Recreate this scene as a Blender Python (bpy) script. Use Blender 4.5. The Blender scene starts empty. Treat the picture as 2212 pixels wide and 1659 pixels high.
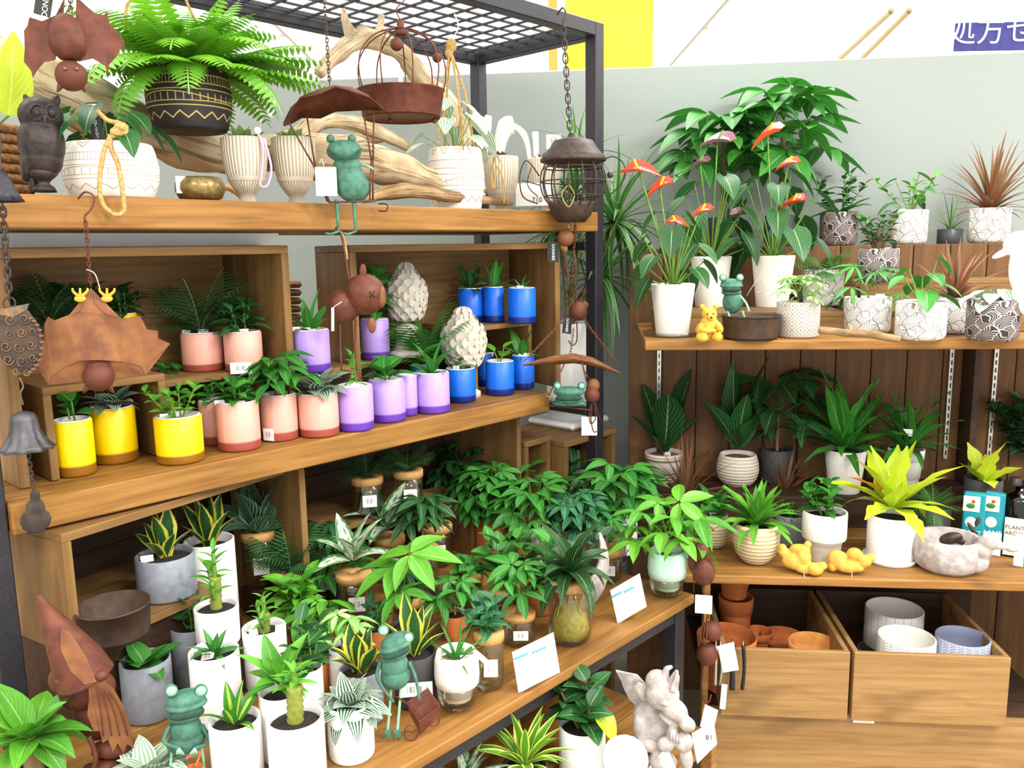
import bpy, bmesh, math, random
from mathutils import Vector, Matrix, noise
from math import sin, cos, pi, radians, atan2, sqrt
SC = bpy.context.scene
COL = SC.collection
V = Vector
RND = random.Random(7)
# ---------------------------------------------------------------- camera (solved from the shelf lines of the photograph, 2212 x 1659)
PW, PH, F = 2212.0, 1659.0, 1798.0
PITCH, ROLL, AU, AR, EYE = 0.1613, -0.01713, 0.7538, 1.6794, 1.45
FWD = V((0, cos(PITCH), -sin(PITCH)))
_u, _r = V((0, sin(PITCH), cos(PITCH))), V((1, 0, 0))
RT = _r * cos(ROLL) + _u * sin(ROLL)
UP = -_r * sin(ROLL) + _u * cos(ROLL)
CAM = V((0, 0, EYE))
cd = bpy.data.cameras.new('camera'); cd.sensor_width = 36; cd.lens = F / PW * 36; cd.clip_start = .02
co = bpy.data.objects.new('camera', cd); COL.objects.link(co)
co.matrix_world = Matrix(((RT.x, UP.x, -FWD.x, 0), (RT.y, UP.y, -FWD.y, 0), (RT.z, UP.z, -FWD.z, EYE), (0, 0, 0, 1)))
SC.camera = co
# ---------------------------------------------------------------- world, lights, exposure
w = bpy.data.worlds.new('world'); SC.world = w; w.use_nodes = True
w.node_tree.nodes['Background'].inputs[0].default_value = (1, 1, .99, 1)
w.node_tree.nodes['Background'].inputs[1].default_value = 1.0
def area(x, y, z, sx, sy, p, tx=0, ty=0, col=(1, .985, .95)):
    l = bpy.data.lights.new('ceiling_lamp', 'AREA'); l.shape = 'RECTANGLE'; l.size = sx; l.size_y = sy; l.energy = p; l.color = col
    o = bpy.data.objects.new('ceiling_lamp', l); COL.objects.link(o); o.location = (x, y, z); o.rotation_euler = (tx, ty, 0)
for x, y, p in ((1.5, -.6, 52), (1.9, 1.25, 42), (-.9, -.4, 20), (-1.6, 1.8, 10), (.7, 3.2, 14), (3.2, 3.4, 18)):
    area(x, y, 2.86, 1.2, .3, p)
SC.view_settings.view_transform = 'Standard'; SC.view_settings.look = 'None'
SC.view_settings.gamma = 1; SC.view_settings.exposure = 1.0; SC.view_settings.use_curve_mapping = False
SC.render.film_transparent = False
SC.cycles.max_bounces = 6; SC.cycles.transparent_max_bounces = 12
# ---------------------------------------------------------------- pixel helpers
U = V((sin(AU), cos(AU), 0)); W_ = V((-cos(AU), sin(AU), 0))       # along / into the left rack
R_ = V((sin(AR), cos(AR), 0)); D_ = V((-cos(AR), sin(AR), 0))      # along / into the right unit
def ray(x, y): return RT * ((x - PW / 2) / F) - UP * ((y - PH / 2) / F) + FWD
def onz(x, y, z): d = ray(x, y); return CAM + d * ((z - EYE) / d.z)
def onp(x, y, n, k): d = ray(x, y); return CAM + d * ((k - CAM.dot(n)) / d.dot(n))
def uw(u, w, z): return U * u + W_ * w + V((0, 0, z))
def rd(r, d, z): return R_ * r + D_ * d + V((0, 0, z))
def depth(p): return (p - CAM).dot(FWD)
def zat(p, x, y):                                                    # height of the pixel (x, y) above the place p
    h = V((p.x, p.y, 0)).normalized(); return onp(x, y, h, p.dot(h)).z
# ---------------------------------------------------------------- materials
def lin(h):
    h = h.lstrip('#'); c = [int(h[i:i + 2], 16) / 255 for i in (0, 2, 4)]
    return tuple(x / 12.92 if x < .04045 else ((x + .055) / 1.055) ** 2.4 for x in c) + (1,)
class S:
    def __init__(s, nt, k): s.nt, s.k = nt, k
    def _m(s, op, b=None, c=None):
        n = s.nt.nodes.new('ShaderNodeMath'); n.operation = op
        for i, v in enumerate((s, b, c)):
            if v is None: continue
            if isinstance(v, S): s.nt.links.new(v.k, n.inputs[i])
            else: n.inputs[i].default_value = v
        return S(s.nt, n.outputs[0])
    def __add__(s, b): return s._m('ADD', b)
    def __sub__(s, b): return s._m('SUBTRACT', b)
    def __mul__(s, b): return s._m('MULTIPLY', b)
    def __gt__(s, b): return s._m('GREATER_THAN', b)
    def __lt__(s, b): return s._m('LESS_THAN', b)
    def f(s): return s._m('FRACT')
    def abs(s): return s._m('ABSOLUTE')
    def sin(s): return s._m('SINE')
    def mx(s, b): return s._m('MAXIMUM', b)
    def mn(s, b): return s._m('MINIMUM', b)
MATS = {}
def newmat(name, rough=.5, metal=0, trans=0, ior=1.45, spec=.5, alpha=1, sss=0):
    m = bpy.data.materials.new(name); m.use_nodes = True; nt = m.node_tree; b = nt.nodes['Principled BSDF']
    b.inputs['Roughness'].default_value = rough; b.inputs['Metallic'].default_value = metal
    b.inputs['Transmission Weight'].default_value = trans; b.inputs['IOR'].default_value = ior
    b.inputs['Specular IOR Level'].default_value = spec
    MATS[name] = m
    return m, nt, b
def mixc(nt, fac, a, b):
    n = nt.nodes.new('ShaderNodeMix'); n.data_type = 'RGBA'
    for i, v in ((0, fac), (6, a), (7, b)):
        if isinstance(v, S): nt.links.new(v.k, n.inputs[i])
        elif hasattr(v, 'is_output'): nt.links.new(v, n.inputs[i])
        else: n.inputs[i].default_value = v
    return n.outputs[2]
def coords(nt, what='Object', scale=None):
    t = nt.nodes.new('ShaderNodeTexCoord'); k = t.outputs[what]
    if scale:
        m = nt.nodes.new('ShaderNodeMapping'); m.inputs['Scale'].default_value = scale; nt.links.new(k, m.inputs[0]); k = m.outputs[0]
    return k
def noi(nt, k, sc, det=3, dis=0):
    n = nt.nodes.new('ShaderNodeTexNoise'); n.inputs['Scale'].default_value = sc; n.inputs['Detail'].default_value = det; n.inputs['Distortion'].default_value = dis
    if k is not None: nt.links.new(k, n.inputs['Vector'])
    return S(nt, n.outputs['Fac'])
def uvxy(nt):
    s = nt.nodes.new('ShaderNodeSeparateXYZ'); nt.links.new(coords(nt, 'UV'), s.inputs[0]); return S(nt, s.outputs[0]), S(nt, s.outputs[1])
def bump(nt, b, h, st=.3, dist=.002):
    n = nt.nodes.new('ShaderNodeBump'); n.inputs['Strength'].default_value = st; n.inputs['Distance'].default_value = dist
    nt.links.new(h.k, n.inputs['Height']); nt.links.new(n.outputs[0], b.inputs['Normal'])
def mat(name, a, b=None, rough=.5, metal=0, sc=30, trans=0, bp=0, sharp=1.6, **kw):
    """two-tone noise material"""
    if name in MATS: return MATS[name]
    m, nt, bs = newmat(name, rough, metal, trans, **kw)
    if b is None: bs.inputs['Base Color'].default_value = lin(a)
    else:
        n = noi(nt, coords(nt), sc, 4)
        nt.links.new(mixc(nt, ((n - .5) * sharp * 2 + .5).mx(0).mn(1), lin(a), lin(b)), bs.inputs['Base Color'])
        if bp: bump(nt, bs, n, bp)
    return m
def wood(name, a, b, c, vert=False):
    m, nt, bs = newmat(name, .55, spec=.3)
    k = coords(nt, 'Object', (14, 14, 1.1) if vert else (1.3, 22, 22))
    n = noi(nt, k, 3, 6, .6); n2 = noi(nt, coords(nt, 'Object', (3, 3, 1.2) if vert else (1.5, 5, 5)), 2.2, 2)
    c1 = mixc(nt, ((n - .5) * 3 + .5).mx(0).mn(1), lin(a), lin(b))
    nt.links.new(mixc(nt, ((n2 - .55) * 5).mx(0).mn(.75), c1, lin(c)), bs.inputs['Base Color'])
    bump(nt, bs, n, .25, .001)
    return m
wood('shelf wood', '#9c6f38', '#7c5526', '#573a1b'); wood('crate wood', '#8b693f', '#70512c', '#50381d'); wood('crate wood upright', '#8b693f', '#70512c', '#50381d', True)
wood('panel wood', '#73502f', '#5a3d24', '#422b18', True); wood('dark wood', '#493325', '#35251b', '#261a13'); wood('drawer wood', '#a07d50', '#89663b', '#654828')
mat('black steel', '#2b292f', '#353339', rough=.45, metal=.3, sc=200)
mat('rust', '#6b3a28', '#53291d', rough=.6, metal=.25, sc=45, bp=.2); mat('rust orange', '#8a5a32', '#6b3f28', rough=.65, metal=.2, sc=30, bp=.2)
mat('rust dark', '#54402f', '#3d302a', rough=.6, metal=.3, sc=40, bp=.2); mat('iron', '#4c423b', '#38302c', rough=.5, metal=.5, sc=60)
mat('verdigris', '#4a7c68', '#365f4e', rough=.65, metal=.1, sc=60, bp=.2); mat('verdigris pale', '#9fcdb0', '#6fae8d', rough=.5, sc=60)
mat('white glaze', '#efeeeb', rough=.3); mat('white matte', '#ece9e2', '#e2ded4', rough=.7, sc=90); mat('white card', '#f4f4f2', rough=.8)
mat('cream', '#e8e2d0', '#ded6c0', rough=.6, sc=40); mat('mint', '#bfe6cf', rough=.35); mat('off white', '#f2e9df', rough=.4)
mat('grey glaze', '#8b8f97', '#7c8088', rough=.4, sc=60); mat('dark glaze', '#2f3136', rough=.35); mat('charcoal', '#43413f', '#37363a', rough=.6, sc=60)
mat('soil', '#2b211b', '#15100d', rough=.95, sc=220, bp=.8); mat('pebbles', '#9b6b55', '#5a3a2c', rough=.9, sc=120, bp=.8)
mat('cork', '#d3a568', '#ba8b4c', rough=.85, sc=260, bp=.4); mat('stone', '#cfc8bb', '#b3ab9c', rough=.85, sc=60, bp=.4); mat('stone white', '#b9b0ac', '#968c88', rough=.85, sc=50, bp=.3)
mat('terracotta', '#c9743c', '#b8622e', rough=.85, sc=30); mat('terracotta light', '#e0a058', '#d08a45', rough=.85, sc=30); mat('rope', '#c9a468', '#a07c45', rough=.9, sc=160, bp=.6)
for n_, a_, b_, c_ in (('driftwood', '#d9c8a8', '#b59c78', '#6f5a42'), ('driftwood dark', '#b89b72', '#8a6d4a', '#54402c')):
    m_, nt_, bs_ = newmat(n_, .85, spec=.2); k_ = coords(nt_, 'UV', (9, 1.3, 1)); q_ = noi(nt_, k_, 3.5, 6, .8); z_ = noi(nt_, coords(nt_), 14, 3)
    o_ = mixc(nt_, ((z_ - .5) * 3 + .5).mx(0).mn(1), lin(a_), lin(b_)); nt_.links.new(mixc(nt_, ((q_ - .54) * 9).mx(0).mn(.8), o_, lin(c_)), bs_.inputs['Base Color']); bump(nt_, bs_, q_, .7, .004)
mat('gold resin', '#d9a73a', '#c48f28', rough=.5, sc=30); mat('ginger', '#dcab4a', '#c58f33', rough=.7, sc=45, bp=.3)
mat('black tag', '#1d1a1c', rough=.5); mat('ink', '#4a4a4a', rough=.8); mat('teal ink', '#2aa7b8', rough=.8); mat('water roots', '#eadf62', '#c3b648', rough=.6, sc=90)
mat('wicker', '#a87c4c', '#6d4a2a', rough=.8, sc=90, bp=.6); mat('bark', '#8a7350', '#5f4c33', rough=.9, sc=60, bp=.5); mat('stem green', '#6c9a35', '#587f2b', rough=.5, sc=60)
mat('stem woody', '#a88c62', '#7c6242', rough=.8, sc=60); mat('stem dark', '#3d4a22', '#2c3319', rough=.6, sc=60); mat('ribbon', '#c9a7d8', rough=.4); mat('ribbon gold', '#b99a5a', rough=.4)
mat('brass', '#8f7b4e', '#6f5c36', rough=.35, metal=.7, sc=120); mat('owl iron', '#3a2f2c', '#241d1c', rough=.45, metal=.35, sc=70, bp=.5); mat('steel', '#b9b5aa', rough=.3, metal=.9)
mat('bronze', '#8d6a44', '#4a4a48', rough=.45, metal=.6, sc=45, bp=.4); mat('bell grey', '#5a5a5e', '#43403f', rough=.45, metal=.5, sc=40)
def glass(name, tint='#ffffff', rough=.02):
    m = bpy.data.materials.new(name); m.use_nodes = True; nt = m.node_tree; b = nt.nodes['Principled BSDF']; out = nt.nodes['Material Output']
    b.inputs['Base Color'].default_value = lin(tint); b.inputs['Roughness'].default_value = .06; b.inputs['Specular IOR Level'].default_value = .8
    t = nt.nodes.new('ShaderNodeBsdfTransparent'); t.inputs[0].default_value = lin(tint)
    lw = nt.nodes.new('ShaderNodeLayerWeight'); lw.inputs[0].default_value = .35
    mx = nt.nodes.new('ShaderNodeMixShader'); g = nt.nodes.new('ShaderNodeBsdfGlossy'); g.inputs['Roughness'].default_value = rough
    f = S(nt, lw.outputs['Fresnel']) * .55 + .02
    nt.links.new(f.k, mx.inputs[0]); nt.links.new(t.outputs[0], mx.inputs[1]); nt.links.new(g.outputs[0], mx.inputs[2]); nt.links.new(mx.outputs[0], out.inputs[0])
    MATS[name] = m
glass('clear glass', '#fdfffd'); glass('amber glass', '#6a3a22')
def frosted(name, col, base):
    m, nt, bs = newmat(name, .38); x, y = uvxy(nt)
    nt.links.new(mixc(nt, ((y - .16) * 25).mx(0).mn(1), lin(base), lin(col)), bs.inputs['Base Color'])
# uv v of the pot lathe runs inner -> rim -> outer, see pot()
def potpat(name, fn, a, b, rough=.6, relief=.5):
    m, nt, bs = newmat(name, rough); x, y = uvxy(nt); k = fn(x, y); k = (k if isinstance(k, S) else S(nt, k)).mn(y < .925)
    nt.links.new(mixc(nt, k, lin(a), lin(b)), bs.inputs['Base Color']); bump(nt, bs, k, relief)
def bandstep(v, w): return v.abs() < w
def swirl(x, y):
    px = x * 9 + (y * 3 * 2 * pi).sin() * .16; py = y * 3.2 + (x * 9 * 2 * pi).sin() * .16
    fx, fy = px.f(), py.f(); par = ((px - fx) + (py - fy)) * .5; par = (par.f() * 2)
    cx = fx * (par * -2 + 1) + par                                   # mirrored every other cell
    an = fy._m('ARCTAN2', cx + .02)
    ribs = (an * 36).sin() > .55
    ed = (fx < .06).mx(fy < .06)
    return ribs.mx(ed)
def diamonds(x, y):
    d = ((x * 8).f() - .5).abs() + ((y * 2.4).f() - .5).abs(); return (d * 9 * pi).sin() > .35
def herring(x, y):
    c = (x * 22).f(); return (((y * 26) + (c - .5).abs() * 2.2).f() < .3).mx(c < .07)
def tribal(x, y):
    tri = lambda n: ((x * n).f() - .5).abs() * 2
    z1 = bandstep(y - (tri(12) * .16 + .80), .013).mx(bandstep(y - (tri(12) * .11 + .86), .01)); ln = None
    for v in (.72, .60, .52, .36, .30): k = bandstep(y - v, .007); ln = k if ln is None else ln.mx(k)
    t1 = ((x * 70).f() < .17).mn((y > .60)).mn(y < .72)
    wv = bandstep(y - ((x * 2 * pi * 2).sin() * .05 + .44), .008)
    t2 = ((x * 34).f() < .14).mn(y > .37).mn(y < .47)
    z2 = bandstep(y - (tri(16) * .09 + .13), .012)
    return z1.mx(ln).mx(t1).mx(wv).mx(t2).mx(z2)
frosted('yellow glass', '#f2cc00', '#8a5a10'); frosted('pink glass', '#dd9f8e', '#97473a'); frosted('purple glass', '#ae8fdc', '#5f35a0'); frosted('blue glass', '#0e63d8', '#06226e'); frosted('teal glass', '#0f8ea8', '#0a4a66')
potpat('white swirl', swirl, '#e9e7e2', '#857d77'); potpat('dark swirl', swirl, '#2a2225', '#b4a6a0'); potpat('grey diamond', diamonds, '#c2b6aa', '#8f857a')
potpat('white herringbone', herring, '#eceae4', '#9a978f'); potpat('blue herringbone', herring, '#7f85a0', '#cfd2da'); potpat('dark herringbone', herring, '#4c4a48', '#cfcabb')
potpat('black tribal', tribal, '#2b2426', '#c2a860'); potpat('white tribal', tribal, '#efe9df', '#b8aa98')
potpat('ribbed beige', lambda x, y: ((x * 38).f() - .5).abs() * 2, '#e6ddcb', '#a8997f', relief=1.); potpat('ringed white', lambda x, y: ((y * 11 * pi * 2).sin() * .5 + .5), '#e9e3d6', '#c9b8a0', relief=.8)
potpat('ringed beige', lambda x, y: ((y * 11 * pi * 2).sin() * .5 + .5), '#e0d0ae', '#c6ae83', relief=.8); potpat('white lined', lambda x, y: (y * 70 * pi).sin() * .5 + .5, '#efece2', '#e2ddd0', relief=.15)
potpat('fluted white', lambda x, y: ((x * 40).f() > .5).mn(y > .45), '#efece6', '#e0dcd3', relief=.5)
# leaves: uv x across (0.5 = midrib), uv y along
def leafmat(name, a, b, kind='plain', c=None, rough=.38):
    m, nt, bs = newmat(name, rough, spec=.45); x, y = uvxy(nt); ax = (x - .5).abs()
    oi = nt.nodes.new('ShaderNodeObjectInfo'); rnd = S(nt, oi.outputs['Random'])
    n = noi(nt, coords(nt, 'UV'), 6, 2)
    base = mixc(nt, (rnd * .8 + (n - .5) * .8).mx(0).mn(1), lin(a), lin(b))
    vein = ((y * 1.0 - ax * .9) * 9 * 2 * pi).sin()
    if kind == 'plain': out = mixc(nt, ((ax < .02) * .55).mx((vein > .93) * .25), base, lin(c or '#b9d58a'))
    elif kind == 'margin': out = mixc(nt, ax > (S(nt, noi(nt, coords(nt, 'UV'), 9).k) * .12 + .27), base, lin(c or '#d9cf4a'))
    elif kind == 'stripe': out = mixc(nt, ((vein + (ax * 3)) > .9).mx(ax < .03) * .85, base, lin(c or '#8fae8a'))
    elif kind == 'silver': out = mixc(nt, ((((x * 5.5 * 2 * pi).sin() + (n - .5)) > -.1).mn(ax > .04)) * .8, base, lin(c or '#cfdccb'))
    elif kind == 'pale': out = mixc(nt, (((n * 1.6 - ax * 1.1) - .35) * 3.2).mx(0).mn(.85), base, lin(c or '#dfe8cf'))
    elif kind == 'centre': out = mixc(nt, (ax < .13) * .9, base, lin(c or '#c9d84a'))
    nt.links.new(out, bs.inputs['Base Color'])
    t = nt.nodes.new('ShaderNodeBsdfTranslucent'); nt.links.new(out, t.inputs[0]); ms = nt.nodes.new('ShaderNodeMixShader'); ms.inputs[0].default_value = .18
    nt.links.new(bs.outputs[0], ms.inputs[1]); nt.links.new(t.outputs[0], ms.inputs[2]); nt.links.new(ms.outputs[0], nt.nodes['Material Output'].inputs[0])
    bump(nt, bs, vein, .12, .001)
leafmat('leaf mid', '#368a2a', '#1c6022'); leafmat('leaf bright', '#62aa28', '#337f24'); leafmat('leaf deep', '#1f5e2a', '#123f1e'); leafmat('leaf blue', '#286d45', '#185036')
leafmat('leaf dark', '#1c4c24', '#123618', rough=.3); leafmat('leaf fern', '#7cc222', '#52981a'); leafmat('leaf lime', '#c3d42c', '#96b61f', c='#e6ee80'); leafmat('leaf light', '#a8d683', '#74b656', c='#d9efc4')
leafmat('leaf snake', '#2f6330', '#204a26', 'margin', '#dccf4e'); leafmat('leaf calathea', '#1d4a2c', '#163a24', 'stripe', '#7fa487'); leafmat('leaf silver', '#2a5c38', '#1d452a', 'silver')
leafmat('leaf dieff', '#3d7a3f', '#2c6630', 'pale'); leafmat('leaf song', '#5f9a2a', '#4a8226', 'margin', '#dbe06a'); leafmat('leaf corn', '#3f8a2c', '#2c6d26', 'centre', '#b9d24a')
leafmat('leaf marginata', '#7d5a3a', '#5f6a34', 'margin', '#9a4a45'); leafmat('leaf grass', '#3f7d3c', '#2f6432', 'margin', '#7f9a55'); leafmat('leaf watermelon', '#8fae8c', '#5f8a6c', 'silver', '#dfe9d5')
leafmat('leaf red', '#e8482e', '#d23a26', c='#f08060', rough=.2); leafmat('leaf wine', '#8f5a68', '#7a4858', c='#c79aa6', rough=.2); leafmat('leaf orange', '#e59028', '#d97a20', c='#f0b060'); leafmat('succulent red', '#7a3a3a', '#5c2c2f'); leafmat('succulent green', '#7f9a4a', '#6c8a55')
def M(n): return MATS[n]
# ---------------------------------------------------------------- mesh helpers
def mesh(vs, fs, m, uvs=None, smooth=True, name='mesh'):
    me = bpy.data.meshes.new(name); me.from_pydata([tuple(v) for v in vs], [], fs)
    if m is not None: me.materials.append(M(m) if isinstance(m, str) else m)
    if uvs:
        l = me.uv_layers.new(name='uv'); i = 0
        for f in fs:
            for v in f: l.data[i].uv = uvs[v]; i += 1
    if smooth: me.polygons.foreach_set('use_smooth', [True] * len(fs))
    me.update(); return me
def ob(name, me, parent=None, loc=(0, 0, 0)):
    o = bpy.data.objects.new(name, me); COL.objects.link(o); o.location = loc
    if parent: o.parent = parent
    return o
LABELS = {}
def tag(o, label, cat, group=None):
    if label in LABELS and not group: print('DUPLICATE LABEL', label)
    LABELS[label] = 1
    o['label'] = label; o['category'] = cat
    if group: o['group'] = group
    return o
def thing(name, loc, label, cat, group=None, rz=0):
    o = bpy.data.objects.new(name, None); o.empty_display_size = .05; COL.objects.link(o); o.location = loc; o.rotation_euler.z = rz
    return tag(o, label, cat, group)
def struct(name, me, loc=(0, 0, 0)): o = ob(name, me, None, loc); o['kind'] = 'structure'; return o
def boxme(x0, x1, y0, y1, z0, z1, m, bev=.0015):
    bm = bmesh.new(); bmesh.ops.create_cube(bm, size=1)
    for v in bm.verts: v.co = V((x0 + (v.co.x + .5) * (x1 - x0), y0 + (v.co.y + .5) * (y1 - y0), z0 + (v.co.z + .5) * (z1 - z0)))
    if bev: bmesh.ops.bevel(bm, geom=bm.edges[:], offset=bev, segments=1, affect='EDGES')
    me = bpy.data.meshes.new('box'); bm.to_mesh(me); bm.free(); me.materials.append(M(m)); return me
def board(name, p, x0, x1, y0, y1, z0, z1, m, bev=.0015):
    cx, cy, cz = (x0 + x1) / 2, (y0 + y1) / 2, (z0 + z1) / 2
    return ob(name, boxme(x0 - cx, x1 - cx, y0 - cy, y1 - cy, z0 - cz, z1 - cz, m, bev), p, (cx, cy, cz))
def lathe(prof, m, seg=28, squash=1, wob=None):
    vs, fs, uv = [], [], []; n = len(prof)
    tot = [0]
    for i in range(1, n): tot.append(tot[-1] + sqrt((prof[i][0] - prof[i - 1][0]) ** 2 + (prof[i][1] - prof[i - 1][1]) ** 2))
    for i, pr_ in enumerate(prof):
        r, z = pr_[:2]
        for j in range(seg + 1):
            a = 2 * pi * j / seg; rr = r * (wob(a, z) if wob else 1)
            vs.append((rr * cos(a), rr * sin(a) * squash, z)); uv.append((j / seg, prof[i][2] if len(prof[i]) > 2 else tot[i] / (tot[-1] or 1)))
    for i in range(n - 1):
        for j in range(seg):
            a = i * (seg + 1) + j; fs.append((a, a + 1, a + seg + 2, a + seg + 1))
    return mesh(vs, fs, m, uv)
def ballme(m, rx=1, ry=1, rz=1, seg=16):
    k = seg // 2; return lathe([(sin(pi * i / k) * 1, -cos(pi * i / k) * 1) for i in range(k + 1)], m, seg) if rx == ry == rz == 1 else None
_ball = {}
def ball(name, p, c, r, m, M3=None):
    """ellipsoid part; r = number or (x, y, z)"""
    if m not in _ball: _ball[m] = ballme(m)
    if not isinstance(r, (tuple, list)): r = (r, r, r)
    o = ob(name, _ball[m], p); R = (M3 or Matrix.Identity(3)).to_4x4()
    o.matrix_basis = Matrix.Translation(c) @ R @ Matrix.Diagonal((r[0], r[1], r[2], 1)); return o
def tubeme(pts, rad, m, seg=8, closed=False, groove=0, caps=True):
    pts = [V(p) for p in pts]; n = len(pts); vs, fs, uv = [], [], []
    rs = rad if isinstance(rad, (list, tuple)) else [rad] * n
    up = V((0, 0, 1)); prev = None
    for i, p in enumerate(pts):
        t = (pts[(i + 1) % n] - pts[i - 1]) if closed else (pts[min(i + 1, n - 1)] - pts[max(i - 1, 0)])
        t = t.normalized() if t.length > 1e-9 else up
        if prev is None: a = t.orthogonal().normalized()
        else: a = (prev - t * prev.dot(t)); a = a.normalized() if a.length > 1e-6 else t.orthogonal().normalized()
        prev = a; b = t.cross(a)
        for j in range(seg):
            th = 2 * pi * j / seg; r = rs[i]
            if groove: r *= 1 + groove * (noise.noise(V((cos(th) * 1.5, sin(th) * 1.5, i * .35)) + p * 3) * 1.6 + .35 * sin(th * 5 + i * .3))
            vs.append(p + (a * cos(th) + b * sin(th)) * r); uv.append((j / seg, i / max(1, n - 1)))
    for i in range(n if closed else n - 1):
        for j in range(seg):
            q = (i + 1) % n; fs.append((i * seg + j, i * seg + (j + 1) % seg, q * seg + (j + 1) % seg, q * seg + j))
    if not closed and caps: fs.append(tuple(range(seg))[::-1]); fs.append(tuple((n - 1) * seg + j for j in range(seg)))
    return mesh(vs, fs, m, uv)
def spline(pts, k=6):
    pts = [V(p) for p in pts]; out = []
    for i in range(len(pts) - 1):
        p0, p1, p2, p3 = pts[max(i - 1, 0)], pts[i], pts[i + 1], pts[min(i + 2, len(pts) - 1)]
        for j in range(k):
            t = j / k; out.append(.5 * ((2 * p1) + (p2 - p0) * t + (2 * p0 - 5 * p1 + 4 * p2 - p3) * t * t + (3 * p1 - p0 - 3 * p2 + p3) * t ** 3))
    return out + [pts[-1]]
def lerps(v, k=6):
    out = []
    for i in range(len(v) - 1): out += [v[i] + (v[i + 1] - v[i]) * j / k for j in range(k)]
    return out + [v[-1]]
def tube(name, p, pts, rad, m, seg=8, k=6, closed=False, groove=0):
    if k: rad = lerps(rad, k) if isinstance(rad, (list, tuple)) else rad; pts = spline(pts, k)
    return ob(name, tubeme(pts, rad, m, seg, closed, groove), p)
_cyl = {}
CLIP = []
def keep(p, q):
    """mirror a plant point back when it would pass through the wall or board behind it"""
    q = V(q)
    for n, k in CLIP:
        e = (q + p.location).dot(n) - k
        if e > 0: q = q - n * (2 * e if e < .12 else e + .02)
    return q
def stick(name, p, a, b, r, m, taper=.75):
    if CLIP: a, b = keep(p, a), keep(p, b)
    if (m, taper) not in _cyl: _cyl[(m, taper)] = tubeme([(0, 0, 0), (1, 0, 0)], [1, taper], m, 7)
    a, b = V(a), V(b); d = b - a; L = d.length
    o = ob(name, _cyl[(m, taper)], p); X = d.normalized(); Y = (V((0, 0, 1)).cross(X)); Y = Y.normalized() if Y.length > 1e-4 else V((0, 1, 0)); Z = X.cross(Y)
    R = Matrix((X, Y, Z)).transposed().to_4x4(); o.matrix_basis = Matrix.Translation(a) @ R @ Matrix.Diagonal((L, r, r, 1)); return o
def frame(X, up):
    X = X.normalized(); Y = up.cross(X); Y = Y.normalized() if Y.length > 1e-4 else V((0, 1, 0)); return Matrix((X, Y, X.cross(Y))).transposed()
def put(name, p, me, loc, X, s=1, up=V((0, 0, 1)), wid=1):
    if CLIP:
        loc = keep(p, loc); T = loc + X.normalized() * s * 1.03; T2 = keep(p, T)
        if (T2 - T).length > 1e-6: X = T2 - loc; s = min(s, max(X.length, s * .6))
    o = ob(name, me, p); R = frame(X, up).to_4x4(); o.matrix_basis = Matrix.Translation(loc) @ R @ Matrix.Diagonal((s, s * wid, s, 1)); return o
def blobme(els, m, vox, sub=True):
    """ellipsoids (centre, radii, 3x3) fused into one continuous skin"""
    bm = bmesh.new()
    for c, r, R in els:
        if not isinstance(r, (tuple, list)): r = (r, r, r)
        T = Matrix.Translation(c) @ (R or Matrix.Identity(3)).to_4x4() @ Matrix.Diagonal((r[0], r[1], r[2], 1))
        bmesh.ops.create_icosphere(bm, subdivisions=3, radius=1, matrix=T)
    me = bpy.data.meshes.new('blob'); bm.to_mesh(me); bm.free(); o = bpy.data.objects.new('tmp', me); COL.objects.link(o)
    md = o.modifiers.new('r', 'REMESH'); md.mode = 'VOXEL'; md.voxel_size = vox
    sm = o.modifiers.new('s', 'SMOOTH'); sm.iterations = 3; sm.factor = .6
    dg = bpy.context.evaluated_depsgraph_get(); out = bpy.data.meshes.new_from_object(o.evaluated_get(dg))
    bpy.data.objects.remove(o); out.materials.clear(); out.materials.append(M(m)); out.polygons.foreach_set('use_smooth', [True] * len(out.polygons)); return out
def plateme(outline, th, m, nrm, bend=None):
    """flat or bent sheet: outline = list of 3D points, given thickness along nrm"""
    n = len(outline); vs = [V(p) + nrm * (th / 2) for p in outline] + [V(p) - nrm * (th / 2) for p in outline]
    bm = bmesh.new(); a = [bm.verts.new(v) for v in vs]
    bm.faces.new(a[:n]); bm.faces.new(a[n:][::-1])
    for i in range(n): bm.faces.new((a[i], a[n + i], a[n + (i + 1) % n], a[(i + 1) % n]))
    bmesh.ops.triangulate(bm, faces=[f for f in bm.faces if len(f.verts) > 4]); bmesh.ops.recalc_face_normals(bm, faces=bm.faces[:])
    me = bpy.data.meshes.new('plate'); bm.to_mesh(me); bm.free(); me.materials.append(M(m)); return me
def text(name, s, size, m, parent, loc, right, up_, ext=.0002, sp=1.0):
    c = bpy.data.curves.new('t', 'FONT'); c.body = s; c.size = size; c.align_x = 'CENTER'; c.align_y = 'CENTER'; c.extrude = ext; c.space_line = sp
    o = bpy.data.objects.new('t', c); COL.objects.link(o); dg = bpy.context.evaluated_depsgraph_get(); me = bpy.data.meshes.new_from_object(o.evaluated_get(dg)); bpy.data.objects.remove(o)
    me.materials.clear(); me.materials.append(M(m)); x = ob(name, me, parent); R = V(right).normalized(); Q = V(up_).normalized()
    x.matrix_basis = Matrix.Translation(loc) @ Matrix((R, Q, R.cross(Q))).transposed().to_4x4(); return x
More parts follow.
